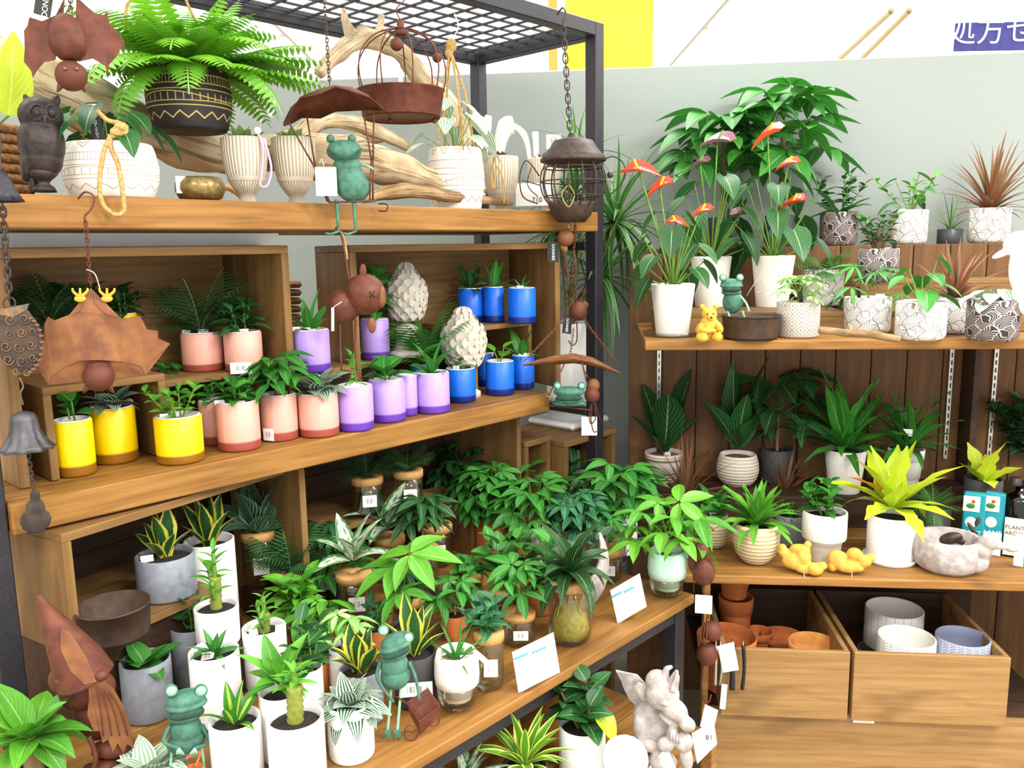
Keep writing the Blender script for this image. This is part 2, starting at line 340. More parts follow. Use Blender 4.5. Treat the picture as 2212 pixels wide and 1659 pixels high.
# ---------------------------------------------------------------- leaves
def prof(shape, v):
    if shape == 'lance': return sin(pi * v ** .75) ** .9
    if shape == 'ovate': return (sin(pi * v ** .62)) ** .75
    if shape == 'obov': return (sin(pi * v ** 1.35)) ** .7
    if shape == 'strap': return min(1, (v * 6 + .35)) * min(1, ((1 - v) * 2.2)) ** .8
    if shape == 'sword': return (.55 + .45 * sin(pi * min(1, v * 1.5) * .5)) * min(1, (1 - v) * 2.6) ** .75
    if shape == 'grass': return min(1, .6 + v * 3) * (1 - v) ** .75
    if shape == 'heart': return (sin(pi * v ** .5)) ** .8 if v > .02 else .35
    if shape == 'round': return sqrt(max(0, 1 - (2 * v - 1) ** 2))
    if shape == 'lobed': return (sin(pi * v ** .7)) ** .6 * (.78 + .22 * sin(v * 34))
    return sin(pi * v)
def leafgeo(shape, ratio, droop=.6, fold=.18, nv=8, wave=0, pet=0):
    """unit leaf growing along +X, drooping to -Z; optional petiole of length pet before the blade"""
    vs, uv, fs = [], [], []; x = z = 0.; a = 0.; na = nv + 1
    cols = (-1, -.55, 0, .55, 1)
    for i in range(na):
        v = i / nv; w = prof(shape, min(max(v, .015), .995)) * ratio / 2
        for c in cols:
            lob = (-.16 * c * c * (1 - v * 3) if shape == 'heart' and v < .33 else 0)
            zz = abs(c) * w * fold * 2 + (wave * sin(v * 16 + c * 2) * abs(c) * ratio)
            vs.append((x + lob - sin(a) * 0 + sin(a) * zz * 0, c * w, z + zz)); uv.append((.5 + c / 2, v))
        x += cos(a) / nv; z -= sin(a) / nv; a += droop / nv
    for i in range(nv):
        for j in range(4): k = i * 5 + j; fs.append((k, k + 5, k + 6, k + 1))
    return vs, fs, uv
_leaf = {}
def leafme(shape, ratio, mt, droop=.6, fold=.18, wave=0, nv=8):
    k = (shape, ratio, mt, round(droop, 2), fold, wave)
    if k not in _leaf:
        g = leafgeo(shape, ratio, droop, fold, nv, wave); _leaf[k] = mesh(g[0], g[1], mt, g[2])
    return _leaf[k]
def compound(kind, n, shape, ratio, mt, droop=.5, **kw):
    """one compound leaf: palmate fan or pinnate frond, blade set of n leaflets"""
    k = (kind, n, shape, ratio, mt, round(droop, 2), tuple(kw.items()))
    if k in _leaf: return _leaf[k]
    vs, fs, uv = [], [], []
    def add(g, Mx):
        o = len(vs); vs.extend(Mx @ V(v) for v in g[0]); fs.extend(tuple(o + i for i in f) for f in g[1]); uv.extend(g[2])
    if kind == 'palmate':
        for i in range(n):
            t = (i - (n - 1) / 2) / max(1, (n - 1) / 2); az = t * kw.get('span', 2.3); L = 1 - .28 * abs(t) ** 1.5
            g = leafgeo(shape, ratio, droop * (1 + .3 * sin(i * 2.1)), .22, 6)
            add(g, Matrix.Rotation(az, 4, 'Z') @ Matrix.Rotation(kw.get('tilt', .25) + .1 * sin(i * 3.3), 4, 'Y') @ Matrix.Translation((.05, 0, 0)) @ Matrix.Diagonal((L, L, L, 1)))
    else:
        x = z = 0.; a = 0.; pts = []
        for i in range(n + 1):
            v = i / n; pts.append((x, z, a)); x += cos(a) / n; z -= sin(a) / n; a += droop / n
        st = kw.get('start', .12); ll = kw.get('ll', .3)
        for i in range(n):
            v = (i + 1) / n
            if v < st: continue
            px, pz, pa = pts[i]; L = ll * (sin(pi * min(1, ((v - st) / (1 - st)) * .92 + .08)) ** .6 + .12); 
            for s in (-1, 1):
                g = leafgeo(shape, ratio, kw.get('ld', .5), .1, 3)
                add(g, Matrix.Translation((px, 0, pz)) @ Matrix.Rotation(pa, 4, 'Y') @ Matrix.Rotation(s * kw.get('ang', 1.15), 4, 'Z') @ Matrix.Rotation(kw.get('lt', .25), 4, 'Y') @ Matrix.Diagonal((L, L, L, 1)))
        # rachis
        for i in range(0, n, 2):
            p0, p1 = pts[i], pts[min(i + 2, n)]; o = len(vs); r = .006
            vs.extend([V((p0[0], -r, p0[1])), V((p0[0], r, p0[1])), V((p1[0], r, p1[1])), V((p1[0], -r, p1[1]))]); fs.append((o, o + 1, o + 2, o + 3)); uv.extend([(.5, .5)] * 4)
    _leaf[k] = mesh(vs, fs, mt, uv); return _leaf[k]
def dirv(az, el): return V((cos(az) * cos(el), sin(az) * cos(el), sin(el)))
GA = 2.39996
class PL:
    """grows a plant on root t from the soil point o; sizes in metres"""
    def __init__(s, t, o, H, R, seed=0): s.t, s.o, s.H, s.R, s.r = t, V(o), H, R, random.Random(seed)
    def u(s, a, b): return s.r.uniform(a, b)
    def tilt(s, k=.35): return V((s.u(-k, k), s.u(-k, k), 1))
    def rosette(s, n=9, shape='sword', ratio=.22, mt='leaf snake', el=(1.35, .6), droop=(.1, .5), L=(1, .8), fold=.2, wave=0, r0=.01, name='leaf', lift=0):
        for i in range(n):
            f = i / max(1, n - 1); az = i * GA + s.u(-.3, .3); e = el[0] + (el[1] - el[0]) * f + s.u(-.1, .1); dr = round((droop[0] + (droop[1] - droop[0]) * f) * 4) / 4
            ln = (L[0] + (L[1] - L[0]) * f) * s.u(.85, 1.1) * s.H; d = dirv(az, e)
            if cos(e) * ln > s.R: ln = s.R / cos(e)
            put(name, s.t, leafme(shape, ratio, mt, dr, fold, wave), s.o + V((d.x, d.y, 0)) * r0 + V((0, 0, lift * s.H)), d, ln, s.tilt(.25))
    def bush(s, stems=4, n=7, L=.3, shape='ovate', ratio=.5, mt='leaf mid', sm='stem green', lean=.6, droop=.6, fold=.15, wave=0, el=.35, r=.0022, base=.2, comp=None):
        for k in range(stems):
            az = k * GA + s.u(-.4, .4); ln = s.u(.75, 1) * s.H * (1 if k == 0 else .9); l = lean * (0.15 if k == 0 else 1) * s.u(.6, 1.1)
            hr = s.R * .75; tip = s.o + V((cos(az) * l * hr, sin(az) * l * hr, ln * .88)); b = s.o + V((cos(az), sin(az), 0)) * .008
            stick('stem', s.t, b, tip, r, sm)
            for i in range(n):
                f = base + (1 - base) * (i + 1) / n; p = b.lerp(tip, f); a2 = az + i * GA + s.u(-.3, .3); e = el + (f - .5) * .9 + s.u(-.15, .15)
                q = L * max(s.H, s.R * 1.0) * 1.45 * s.u(.75, 1.05) * (1 - .25 * f)
                me = comp or leafme(shape, ratio, mt, round((droop + s.u(-.15, .15)) * 5) / 5, fold, wave)
                put('leaf', s.t, me, p, dirv(a2, e), q, s.tilt())
    def palmate(s, n=9, trunk=.4, tr=.006, pet=.4, L=.45, me=None, mt='leaf mid', tm='stem woody', pm='stem green', k=6, ratio=.36, shape='lance', el=(1.2, -.1), droop=.5, names=('trunk', 'petiole', 'leaf'), lean=.0, spread=1):
        me = me or compound('palmate', k, shape, ratio, mt, droop)
        top = s.o + V((lean * s.R, 0, s.H * trunk))
        if trunk > .03: stick(names[0], s.t, s.o - V((0, 0, .01)), top, tr, tm, .7)
        for i in range(n):
            f = i / max(1, n - 1); az = i * GA + s.u(-.4, .4); e = el[0] + (el[1] - el[0]) * f + s.u(-.12, .12); start = s.o.lerp(top, 1 - .25 * f)
            d = dirv(az, e); pl = pet * s.H * s.u(.8, 1.1); pl = min(pl, s.R * spread / max(.15, cos(e))); q = start + d * pl; stick(names[1], s.t, start, q, .0013, pm, .8)
            put('leaf', s.t, me, q, dirv(az, e * .35 - .15 + s.u(-.15, .15)), min(L * s.H, s.R) * s.u(.7, 1.12), s.tilt(.45))
    def fronds(s, n=10, el=(1.4, .5), me=None, L=(1, .8), stemr=0, lift=0, name='frond'):
        for i in range(n):
            f = i / max(1, n - 1); az = i * GA + s.u(-.3, .3); e = el[0] + (el[1] - el[0]) * f + s.u(-.1, .1); ln = (L[0] + (L[1] - L[0]) * f) * s.H * s.u(.85, 1.1)
            m = me[s.r.randrange(len(me))] if isinstance(me, list) else me
            if cos(e) * ln > s.R * 1.15: ln = s.R * 1.15 / cos(e)
            put(name, s.t, m, s.o + V((0, 0, lift * s.H)), dirv(az, e), ln)
    def hearts(s, n=8, L=.3, shape='heart', ratio=.8, mt='leaf mid', el=(1.3, .5), pm='stem green', droop=.5, fold=.1, pet=(.95, .5), pr=.0022, tilt=-.5, wave=0, flowers=()):
        for i in range(n):
            f = i / max(1, n - 1); az = i * GA + s.u(-.4, .4); e = el[0] + (el[1] - el[0]) * f; pl = s.H * (pet[0] + (pet[1] - pet[0]) * f) * s.u(.85, 1.05); pl = min(pl, s.R / max(.2, cos(e)))
            d = dirv(az, e); q = s.o + d * pl; stick('petiole', s.t, s.o, q, pr, pm, .6)
            put('leaf', s.t, leafme(shape, ratio, mt, droop, fold, wave), q, dirv(az, tilt + s.u(-.25, .25)), L * s.H * s.u(.8, 1.1))
    def cane(s, h=.6, r=.012, tufts=3, n=7, L=.35, mt='leaf bright', cm='cane', shape='lance', ratio=.3, lean=.05):
        top = s.o + V((lean * s.R, 0, h * s.H)); pts = []; rs = []
        for i in range(13): f = i / 12; pts.append(s.o.lerp(top, f)); rs.append(r * (1.12 if i % 2 else .95))
        ob('cane', tubeme(pts, rs, cm, 10), s.t)
        for k in range(tufts):
            f = 1 - k * .3; b = s.o.lerp(top, f) + (V((0, 0, 0)) if k == 0 else V((cos(k * 2.4), sin(k * 2.4), 0)) * r)
            tip = b + V((cos(k * 2.4) * .25 * s.R * (k > 0), sin(k * 2.4) * .25 * s.R * (k > 0), s.H * (1 - h) * (.55 if k == 0 else .3))); stick('shoot', s.t, b, tip, r * .45, 'stem green')
            for i in range(n):
                g = (i + 1) / n; a = i * GA + k; put('leaf', s.t, leafme(shape, ratio, mt, .75, .2), b.lerp(tip, g), dirv(a, .25 + g * .8 + s.u(-.1, .1)), min(L * s.H, s.R) * s.u(.8, 1.1) * (1 - .2 * g))
mat('cane', '#8a8f3c', '#6f7a2c', rough=.6, sc=90)
# ---------------------------------------------------------------- pots
def potprof(kind, r, h):
    t = min(.006, r * .09)
    q = {'cyl': [(.94, 0), (.98, .02), (1, .06), (1, 1)], 'taper': [(.72, 0), (.74, .02), (1, 1)], 'glass': [(.93, 0), (.98, .02), (1, .05), (1, 1)],
         'belly': [(.55, 0), (.72, .06), (.92, .25), (1.0, .5), (.97, .75), (.86, 1)], 'egg': [(.5, 0), (.62, .05), (.86, .25), (1, .55), (1, .8), (.95, 1)],
         'round': [(.8, 0), (.93, .04), (1, .14), (1, 1)], 'barrel': [(.84, 0), (.9, .04), (1.02, .35), (1.04, .6), (.97, .9), (.93, 1)],
         'goblet': [(.42, 0), (.40, .03), (.33, .08), (.34, .13), (.46, .17), (.72, .3), (.9, .5), (.99, .75), (1, 1)],
         'flower': [(.66, 0), (.68, .01), (.86, .76), (.96, .77), (1, 1)], 'two tier': [(.68, 0), (.74, .03), (.8, .42), (.98, .46), (1, .5), (1, 1)],
         'pan': [(.86, 0), (.88, .03), (.97, .95), (1, 1)], 'bulb': [(.5, 0), (.8, .1), (1, .3), (1.02, .5), (.9, .72), (.84, 1)], 'shallow': [(.6, 0), (.85, .1), (1, .45), (.98, .75), (.84, 1)]}[kind]
    o = [(a * r, b * h, b * .9) for a, b in q]
    return [(0.0001, 0, 0)] + o + [(o[-1][0] - t * .5, h + t * .4, .94), (o[-1][0] - t, h, .96), (o[-1][0] - t, h * .9 - .006, 1), (o[-1][0] * .9 - t, h * .35, 1), (.0001, h * .3, 1)]
_pots = {}
def potme(kind, r, h, m, seg=32, wob=None):
    k = (kind, round(r, 3), round(h, 3), m)
    if k not in _pots: _pots[k] = lathe(potprof(kind, r, h), m, seg, wob=wob)
    return _pots[k]
def disc(r, m, bumpy=0):
    return lathe([(.0001, .004), (r * .5, .003 + bumpy), (r * .85, .001), (r, -.003)], m, 20, wob=None)
ITEMS = []
def spot(cx, yb, yt, wpx, z=None, plane=None, zs=None, r_in=None):
    """place of a round thing whose front base is at (cx, yb) on the surface z: centre, radius, height"""
    if plane is None:
        p = onz(cx, yb, z); h = V((p.x, p.y, 0)).normalized(); r = wpx / 2 / F * depth(p); p = p + h * r * .8; r = wpx / 2 / F * depth(p + V((0, 0, .05)))
        top = zat(p - h * r * .8, cx, yt) - z
    else:
        p = onp(cx, yb, *plane); z = zs; p.z = z; h = V((p.x, p.y, 0)).normalized(); r = wpx / 2 / F * depth(p); top = zat(p - h * r, cx, yt) - z
    p.z = z; return p, r, max(.01, top)
TAGMAT = None
m_, nt_, bs_ = newmat('barcode card', .8); x_, y_ = uvxy(nt_)
k_ = ((x_ * 23).sin() + (x_ * 61).sin() > .1).mn(y_ > .3).mn(y_ < .72).mn(x_ > .18).mn(x_ < .85); nt_.links.new(mixc(nt_, k_ * .7, lin('#f2f2f0'), lin('#666666')), bs_.inputs['Base Color'])
m_, nt_, bs_ = newmat('written card', .8); x_, y_ = uvxy(nt_)
k_ = ((y_ * 60).sin() > .2).mn(y_ > .2).mn(y_ < .8).mn(x_ > .1).mn(x_ < .9).mn(noi(nt_, coords(nt_, 'UV', (40, 3, 1)), 5) > .45); nt_.links.new(mixc(nt_, k_ * .55, lin('#f0f0ee'), lin('#777777')), bs_.inputs['Base Color'])
def card(name, p, c, w_, h_, right, up_, m='barcode card', th=.0007, slant=0):
    R, Q = V(right).normalized(), V(up_).normalized(); N = R.cross(Q)
    c = V(c); vs = []; uv = []
    for s in (1, -1):
        for a, b in ((-1, -1), (1, -1), (1, 1), (-1, 1)): vs.append(c + R * a * w_ / 2 + Q * b * h_ / 2 + N * s * th / 2); uv.append(((a + 1) / 2, (b + 1) / 2))
    fs = [(0, 1, 2, 3), (7, 6, 5, 4), (0, 4, 5, 1), (1, 5, 6, 2), (2, 6, 7, 3), (3, 7, 4, 0)]
    return ob(name, mesh(vs, fs, m, uv, False), p)
def camright(p): h = V((p.x, p.y, 0)).normalized(); return V((h.y, -h.x, 0))
def planttag(t, o, r, seed, black=False):
    rr = random.Random(seed); cr = camright(t.location); back = V((-cr.y, cr.x, 0)); a = rr.uniform(-.8, .8) * r
    q = V(o) + cr * a + back * (-.25 * r); h = rr.uniform(.022, .035); up_ = V((0, 0, 1)) + cr * rr.uniform(-.3, .3) - back * .1
    if black: card('plant_label', t, q + up_.normalized() * h * .6, .011, h * 1.4, cr, up_, 'black tag'); return
    card('price_tag', t, q + up_.normalized() * h * .35, rr.uniform(.018, .028), h * .6, cr, up_, rr.choice(['written card', 'barcode card', 'white card']))
NPOT = [0]; ZR_ = 1.18
CL_MID = [(W_, 2.075), (V((0, 0, 1)), 1.442)]; CL_RU = [(D_, 3.03)]; CL_R3 = [(D_, 3.345)]; CL_TAB = [(W_, 2.12)]
def pot(kind, cx, yb, yt, wpx, z, m, label, fol=None, grow=None, group=None, name='potted_plant', cat='potted plant', plane=None, zs=None, soil='soil', tags=0, black=0, sx=None, extra=None, wob=None, liner=None, clip=None, st=None):
    """pot at pixel (cx, yb) on the surface z, rim front at yt; fol = (top y, half spread px, centre x) of the foliage"""
    NPOT[0] += 1; sd = NPOT[0]
    p, r, h = spot(cx, yb, yt, wpx, z, plane, zs)
    t = thing(name, p, label, cat, group); k = r
    ITEMS.append((t, r, p.z, p.z + h))
    po = ob('pot', potme(kind, r, h, m, wob=wob), t)
    hv = V((p.x, p.y, 0)).normalized(); po.rotation_euler.z = atan2(hv.y, hv.x) + .4 * sd
    rt = potprof(kind, r, h)[-5][0]
    if liner:
        ob('liner', lathe([(rt * .97, h - .02), (rt * .97, h + .003), (rt * .9, h + .004), (rt * .88, h - .03)], liner, 28), t)
    if soil: ob('soil', disc(rt * .93, soil), t, (0, 0, h * .9 if h < .2 else h - .02))
    o = V((0, 0, h * .9 if h < .2 else h - .02))
    if fol:
        ft, sp, fx = (list(fol) + [cx])[:3] if len(fol) < 3 else fol
        H = max(.02, zat(p, fx, ft) - (p.z + o.z)); Rr = sp / F * depth(p)
        CLIP[:] = clip if clip is not None else (CL_MID if .99 < p.z < 1.23 and p.x < .5 and plane is None and p.y < 3 and p.dot(D_) < 2.3 and z < ZR_ - .0 + .04 and p.dot(U) < 2 and p.dot(W_) > 1.65 else CL_RU if p.dot(D_) > 2.35 and p.dot(R_) > .1 and p.z < 1.40 else CL_R3 if p.dot(D_) > 3.06 else CL_TAB if p.z < .8 else [])
        g = PL(t, o, H, Rr, sd); grow(g); CLIP[:] = []
    if st:
        hv = V((p.x, p.y, 0)).normalized(); cr = camright(p); off = max(-.9 * r, min(.9 * r, (st[0] - cx) / F * depth(p))); fw = sqrt(r * r - off * off); n_ = (cr * off - hv * fw).normalized()
        k9 = depth(p) / F; card('barcode_sticker', t, n_ * (r + .0012) + V((0, 0, zat(p, st[0], st[1]) - p.z)), st[2] * k9, st[3] * k9, V((0, 0, 1)).cross(n_), (0, 0, 1), 'barcode card')
    for i in range(tags): planttag(t, o, rt, sd * 7 + i)
    for i in range(black): planttag(t, o, rt, sd * 11 + i, True)
    if extra: extra(t, p, r, h)
    return t
# ---------------------------------------------------------------- figures: parts given in pixels, in an upright plane that faces the camera, d = px behind it
class Fig:
    def __init__(s, name, x, y, z, label, cat, group=None, plane=None, dist=None):
        s.o = onz(x, y, z) if z is not None else (onp(x, y, *plane) if plane else CAM + ray(x, y) * dist)
        s.t = thing(name, s.o, label, cat, group); s.h = V((s.o.x, s.o.y, 0)).normalized(); s.k = depth(s.o) / F; s.r = V((s.h.y, -s.h.x, 0)); s.K = s.o.dot(s.h)
        s.B = Matrix((s.r, s.h, V((0, 0, 1)))).transposed()
    def P(s, x, y, d=0): q = onp(x, y, s.h, s.K) ; return q - s.o + s.h * (d * s.k)
    def R(s, a=0, b=0, c=0): return s.B @ Matrix.Rotation(b, 3, 'Y') @ Matrix.Rotation(c, 3, 'X') @ Matrix.Rotation(a, 3, 'Z')
    def ball(s, name, x, y, r, m, d=0, rot=0, p=None):
        r = r if isinstance(r, (tuple, list)) else (r, r, r); return ball(name, p or s.t, s.P(x, y, d), tuple(q * s.k for q in r), m, s.R(b=rot))
    def tube(s, name, pts, r, m, k=6, seg=8, closed=False, p=None, groove=0):
        rr = [q * s.k for q in r] if isinstance(r, (list, tuple)) else r * s.k; return tube(name, p or s.t, [s.P(*q) for q in pts], rr, m, seg, k, closed, groove)
    def blob(s, name, els, m, vox=1.6, p=None):
        L = []
        for e in els:
            x, y, d, r = e[:4]; rot = e[4] if len(e) > 4 else 0; r = r if isinstance(r, (tuple, list)) else (r, r, r)
            L.append((s.P(x, y, d), tuple(q * s.k for q in r), s.R(b=rot)))
        return ob(name, blobme(L, m, vox * s.k), p or s.t)
    def plate(s, name, pts, th, m, p=None): return ob(name, plateme([s.P(*q) for q in pts], th * s.k, m, s.h), p or s.t)
    def lathe(s, name, x, y, prof_, m, seg=24, d=0, wob=None, tilt=0, p=None):
        o = ob(name, lathe([(a * s.k, b * s.k) for a, b in prof_], m, seg, wob=wob), p or s.t); o.matrix_basis = Matrix.Translation(s.P(x, y, d)) @ s.R(b=tilt).to_4x4(); return o
    def card(s, name, x, y, w_, h_, m='barcode card', d=0, rot=0, p=None):
        u_ = V((0, 0, 1)) * cos(rot) + s.r * sin(rot); return card(name, p or s.t, s.P(x, y, d), w_ * s.k, h_ * s.k, s.r * cos(rot) - V((0, 0, 1)) * sin(rot), u_, m)
    def text(s, str_, x, y, size, m, d=0, rot=0, sp=1, p=None):
        u_ = V((0, 0, 1)) * cos(rot) + s.r * sin(rot); return text('lettering', str_, size * s.k, m, p or s.t, s.P(x, y, d), s.r * cos(rot) - V((0, 0, 1)) * sin(rot), u_, sp=sp)
    def chain(s, a, b, m, L=9, r=.9, d=0, name='chain_link', p=None):
        A, B = s.P(*a), s.P(*b); Ln = (B - A).length; n = max(1, round(Ln / (L * s.k * .72))); X = (B - A).normalized(); st = Ln / n
        key = ('link', m, L, r)
        if key not in _leaf: _leaf[key] = tubeme([(cos(q) * .5 + (.18 if cos(q) > 0 else -.18), sin(q) * .32, 0) for q in [i * 2 * pi / 12 for i in range(12)]], r / L * 1.1, m, 5, True)
        for i in range(n): put(name, p or s.t, _leaf[key], A + X * st * (i + .5), X, L * s.k * .82, up=(s.h if i % 2 else s.r))
    def ring(s, name, x, y, r, w_, m, d=0, sq=1, p=None):
        return s.tube(name, [(x + cos(i * pi / 8) * r, y + sin(i * pi / 8) * r * sq, d) for i in range(16)], w_, m, k=0, closed=True, seg=6, p=p)
# ================================================================ SETTING
RZ, DZ = pi / 2 - AU, pi / 2 - AR
mat('floor tile', '#b9ae9b', '#a89d8a', rough=.4, sc=3); mat('ceiling white', '#f2f0ea', rough=.9); mat('far wall', '#f4f3ee', rough=.9)
m_, nt_, bs_ = newmat('partition fabric', .95, spec=.1)
k_ = noi(nt_, coords(nt_, 'Object', (1, 1, 1)), 260, 3); nt_.links.new(mixc(nt_, k_, lin('#7f8785'), lin('#a2a8a2')), bs_.inputs['Base Color']); bump(nt_, bs_, k_, .4, .001)
FZ = -.25
struct('floor', boxme(-4.5, 7, -2.2, 9.2, FZ - .05, FZ, 'floor tile', 0))
struct('ceiling', boxme(-4.5, 7, -2.2, 9.2, 2.95, 3.0, 'ceiling white', 0))
struct('wall_far', boxme(-4.5, 7, 9.0, 9.1, FZ, 2.95, 'far wall', 0))
struct('wall_left', boxme(-4.6, -4.5, -2.2, 9.2, FZ, 2.95, 'far wall', 0))
def unit(name, o, rz, label, cat, group=None):
    t = bpy.data.objects.new(name, None); COL.objects.link(t); t.location = o; t.rotation_euler.z = rz; return tag(t, label, cat, group)
pw = bpy.data.objects.new('wall_back', boxme(-2.6, 3.4, 0, .045, FZ, 2.125, 'partition fabric', .004)); COL.objects.link(pw); pw['kind'] = 'structure'
pw.location = rd(0, 3.36, 0); pw.rotation_euler.z = DZ
m_, nt_, bs_ = newmat('added glow', .5); bs_.inputs['Emission Color'].default_value = (1, 1, .98, 1); bs_.inputs['Emission Strength'].default_value = .75; bs_.inputs['Base Color'].default_value = (.9, .9, .9, 1)  # emission added to turn the ceiling white, not a known fixture
df_ = boxme(-1.42, 1.42, -.98, .98, -.03, -.012, 'added glow', 0); fr_ = boxme(-1.44, 1.44, -1.0, 1.0, -.0115, -.001, 'ceiling white', 0)
for ix in range(4):
    for iy in range(5):
        x, y = -2.98 + ix * 2.9, -1.1 + iy * 2.03 + (.1 if iy > 1 else 0)
        t = thing('added_glow_panel', (x, y, 2.95), 'flat white glowing panel lamp set in the ceiling', 'lamp', 'ceiling lamps'); ob('frame', fr_, t); ob('glow_sheet', df_, t)  # glowing panels added over the whole ceiling to make it white
# things beyond the partition
mat('banner yellow', '#f2d94c', '#e8c83a', rough=.7, sc=2); mat('banner orange', '#f0b95a', rough=.7); mat('sign blue', '#403f8c', '#4c4a94', rough=.6, sc=20); mat('beam cream', '#e6d3ae', rough=.8)
def flatpanel(name, x0, x1, y0, y1, Y, m, label, cat, th=.02):
    a = onp(x0, y1, V((0, 1, 0)), Y); b = onp(x1, y0, V((0, 1, 0)), Y); t = thing(name, (a.x, Y, a.z), label, cat)
    board('sheet', t, 0, b.x - a.x, 0, th, 0, b.z - a.z, m, .002); return t, a, b
flatpanel('banner', 1222, 1412, -40, 175, 5.2, 'banner yellow', 'wide yellow hanging banner beyond the partition, behind the steel corner post', 'banner')
flatpanel('banner', 1186, 1203, -40, 175, 5.25, 'banner orange', 'narrow orange banner strip left of the wide yellow banner', 'banner')
t, a, b = flatpanel('wall_sign', 2062, 2300, 28, 110, 6.0, 'sign blue', 'dark blue wall sign with white Japanese lettering above the partition', 'sign')
text('lettering', '処方せん', .20, 'white card', t, V(((b.x - a.x) / 2 - .03, -.004, (b.z - a.z) / 2)), (1, 0, 0), (0, 0, 1), ext=.002)
for i, (x0, y0, x1, y1) in enumerate(((1800, 110, 1925, 20), (1850, 95, 1965, 8))):
    p0, p1 = onp(x0, y0, V((0, 1, 0)), 7.2), onp(x1, y1, V((0, 1, 0)), 5.6); p0.z = min(p0.z, 2.9); p1.z = min(p1.z, 2.9)
    t = thing('ceiling_rail', p0, ('left' if i == 0 else 'right') + ' one of two thin pale rails running under the far ceiling', 'rail')
    stick('rail', t, (0, 0, 0), p1 - p0, .02, 'beam cream', 1)
# ================================================================ LEFT RACK
P0 = V((0, 0, 0))
rk = unit('steel_rack', uw(.4, 1.717, FZ), RZ, 'black square-tube steel shelf rack with a wire mesh top', 'shelf rack')
def rb(name, u0, u1, w0, w1, z0, z1, m='black steel', p=None, o=(.4, 1.717, FZ), bev=.003): return board(name, p or rk, u0 - o[0], u1 - o[0], w0 - o[1], w1 - o[1], z0 - o[2], z1 - o[2], m, bev)
for u in (.40, 2.25):
    for w in (1.717, 2.255): rb('post', u, u + .045, w, w + .045, FZ, 2.165)
for w in (1.717, 2.255): rb('rail', .445, 2.25, w, w + .045, 2.12, 2.165)
for u in (.40, 2.25): rb('rail', u, u + .045, 1.762, 2.255, 2.12, 2.165)
for z in (.87, 1.44): rb('crossbar', 2.25, 2.28, 1.762, 2.255, z, z + .03); rb('crossbar', .41, .44, 1.762, 2.255, z, z + .03)
rb('crossbar', .445, 2.25, 2.26, 2.29, .9, .93)
for i in range(24): u = .50 + i * .074; rb('wire', u, u + .006, 1.76, 2.26, 2.150, 2.156, bev=0)
for i in range(7): w = 1.80 + i * .0715; rb('wire', .445, 2.25, w, w + .006, 2.144, 2.150, bev=0)
def rackboard(label, u0, u1, w0, w1, z1, th, m='shelf wood', yaw=0, name='shelf_board', cat='shelf'):
    t = unit(name, uw(u0, w0, z1 - th), RZ + yaw, label, cat)
    board('plank', t, 0, u1 - u0, 0, (w1 - w0) * .5 - .001, 0, th, m, .003); board('plank', t, 0, u1 - u0, (w1 - w0) * .5 + .001, w1 - w0, 0, th, m, .003); return t
rackboard('thick honey-brown top shelf board with driftwood and pale pots on it', .45, 2.24, 1.70, 2.25, 1.563, .062)
rackboard('thick honey-brown middle shelf board carrying the coloured glass pots', .447, 1.985, 1.70, 2.25, .996, .06)
def crate(o, yaw, w_, d_, h_, label, m='crate wood', th=.018, bottom=True, top=True, back=True, group=None, name='wooden_crate', dark=None):
    t = unit(name, o, RZ + yaw, label, 'crate', group)
    if bottom: board('bottom_board', t, th, w_ - th, 0, d_, 0, th, m)
    if top: board('top_board', t, 0, w_, 0, d_, h_ - th, h_, m)
    zt = h_ - th if top else h_
    board('side_board', t, 0, th, 0, d_, 0, zt, m + ' upright' if m == 'crate wood' else m); board('side_board', t, w_ - th, w_, 0, d_, 0, zt, m + ' upright' if m == 'crate wood' else m)
    if back:
        n = 3; b0 = th if bottom else 0
        for i in range(n): board('back_plank', t, th, w_ - th, d_ - .012, d_, b0 + (zt - b0) * i / n + .001, b0 + (zt - b0) * (i + 1) / n, dark or m)
    return t
crate(uw(onp(2, 700, W_, 1.80).dot(U), 1.80, .997), 0, onp(632, 700, W_, 1.80).dot(U) - onp(2, 700, W_, 1.80).dot(U), .30, .470, 'upright wooden crate with yellow and pink pots inside, left on the middle shelf', th=.02, bottom=False)
_a, _b = onp(757, 600, W_, 1.92), onp(1210, 600, W_, 1.735); _a.z = _b.z = 0; _y = atan2((_b - _a).dot(W_), (_b - _a).dot(U))
crate(_a + V((0, 0, .997)), _y, (_b - _a).length, .29, .470, 'upright wooden crate with the blue pots and stone artichokes inside, right on the middle shelf', th=.02, bottom=False)
def riser(o, w_, d_, h_, label, m='crate wood', yaw=0, th=.016, name='riser_box'):
    t = unit(name, o, RZ + yaw, label, 'riser'); board('top_board', t, 0, w_, 0, d_, h_ - th, h_, m)
    board('side_board', t, 0, th, 0, d_, 0, h_ - th, m + ' upright' if m == 'crate wood' else m); board('side_board', t, w_ - th, w_, 0, d_, 0, h_ - th, m + ' upright' if m == 'crate wood' else m); return t
riser(uw(.555, 1.81, .998), .25, .25, .192, 'small open wooden stand under the yellow pots behind the bat')
riser(uw(.82, 1.86, .998), .25, .20, .168, 'small open wooden stand under two pink pots in the left crate')
riser(uw(1.155, 1.81, .997), .165, .23, .153, 'low wooden stand in the gap between the two middle shelf crates')
riser(uw(1.37, 1.98, .998), .34, .16, .128, 'low wooden stand under the tall stone artichoke')
riser(uw(1.78, 1.83, .998), .27, .24, .217, 'small open wooden stand under three blue pots in the right crate')
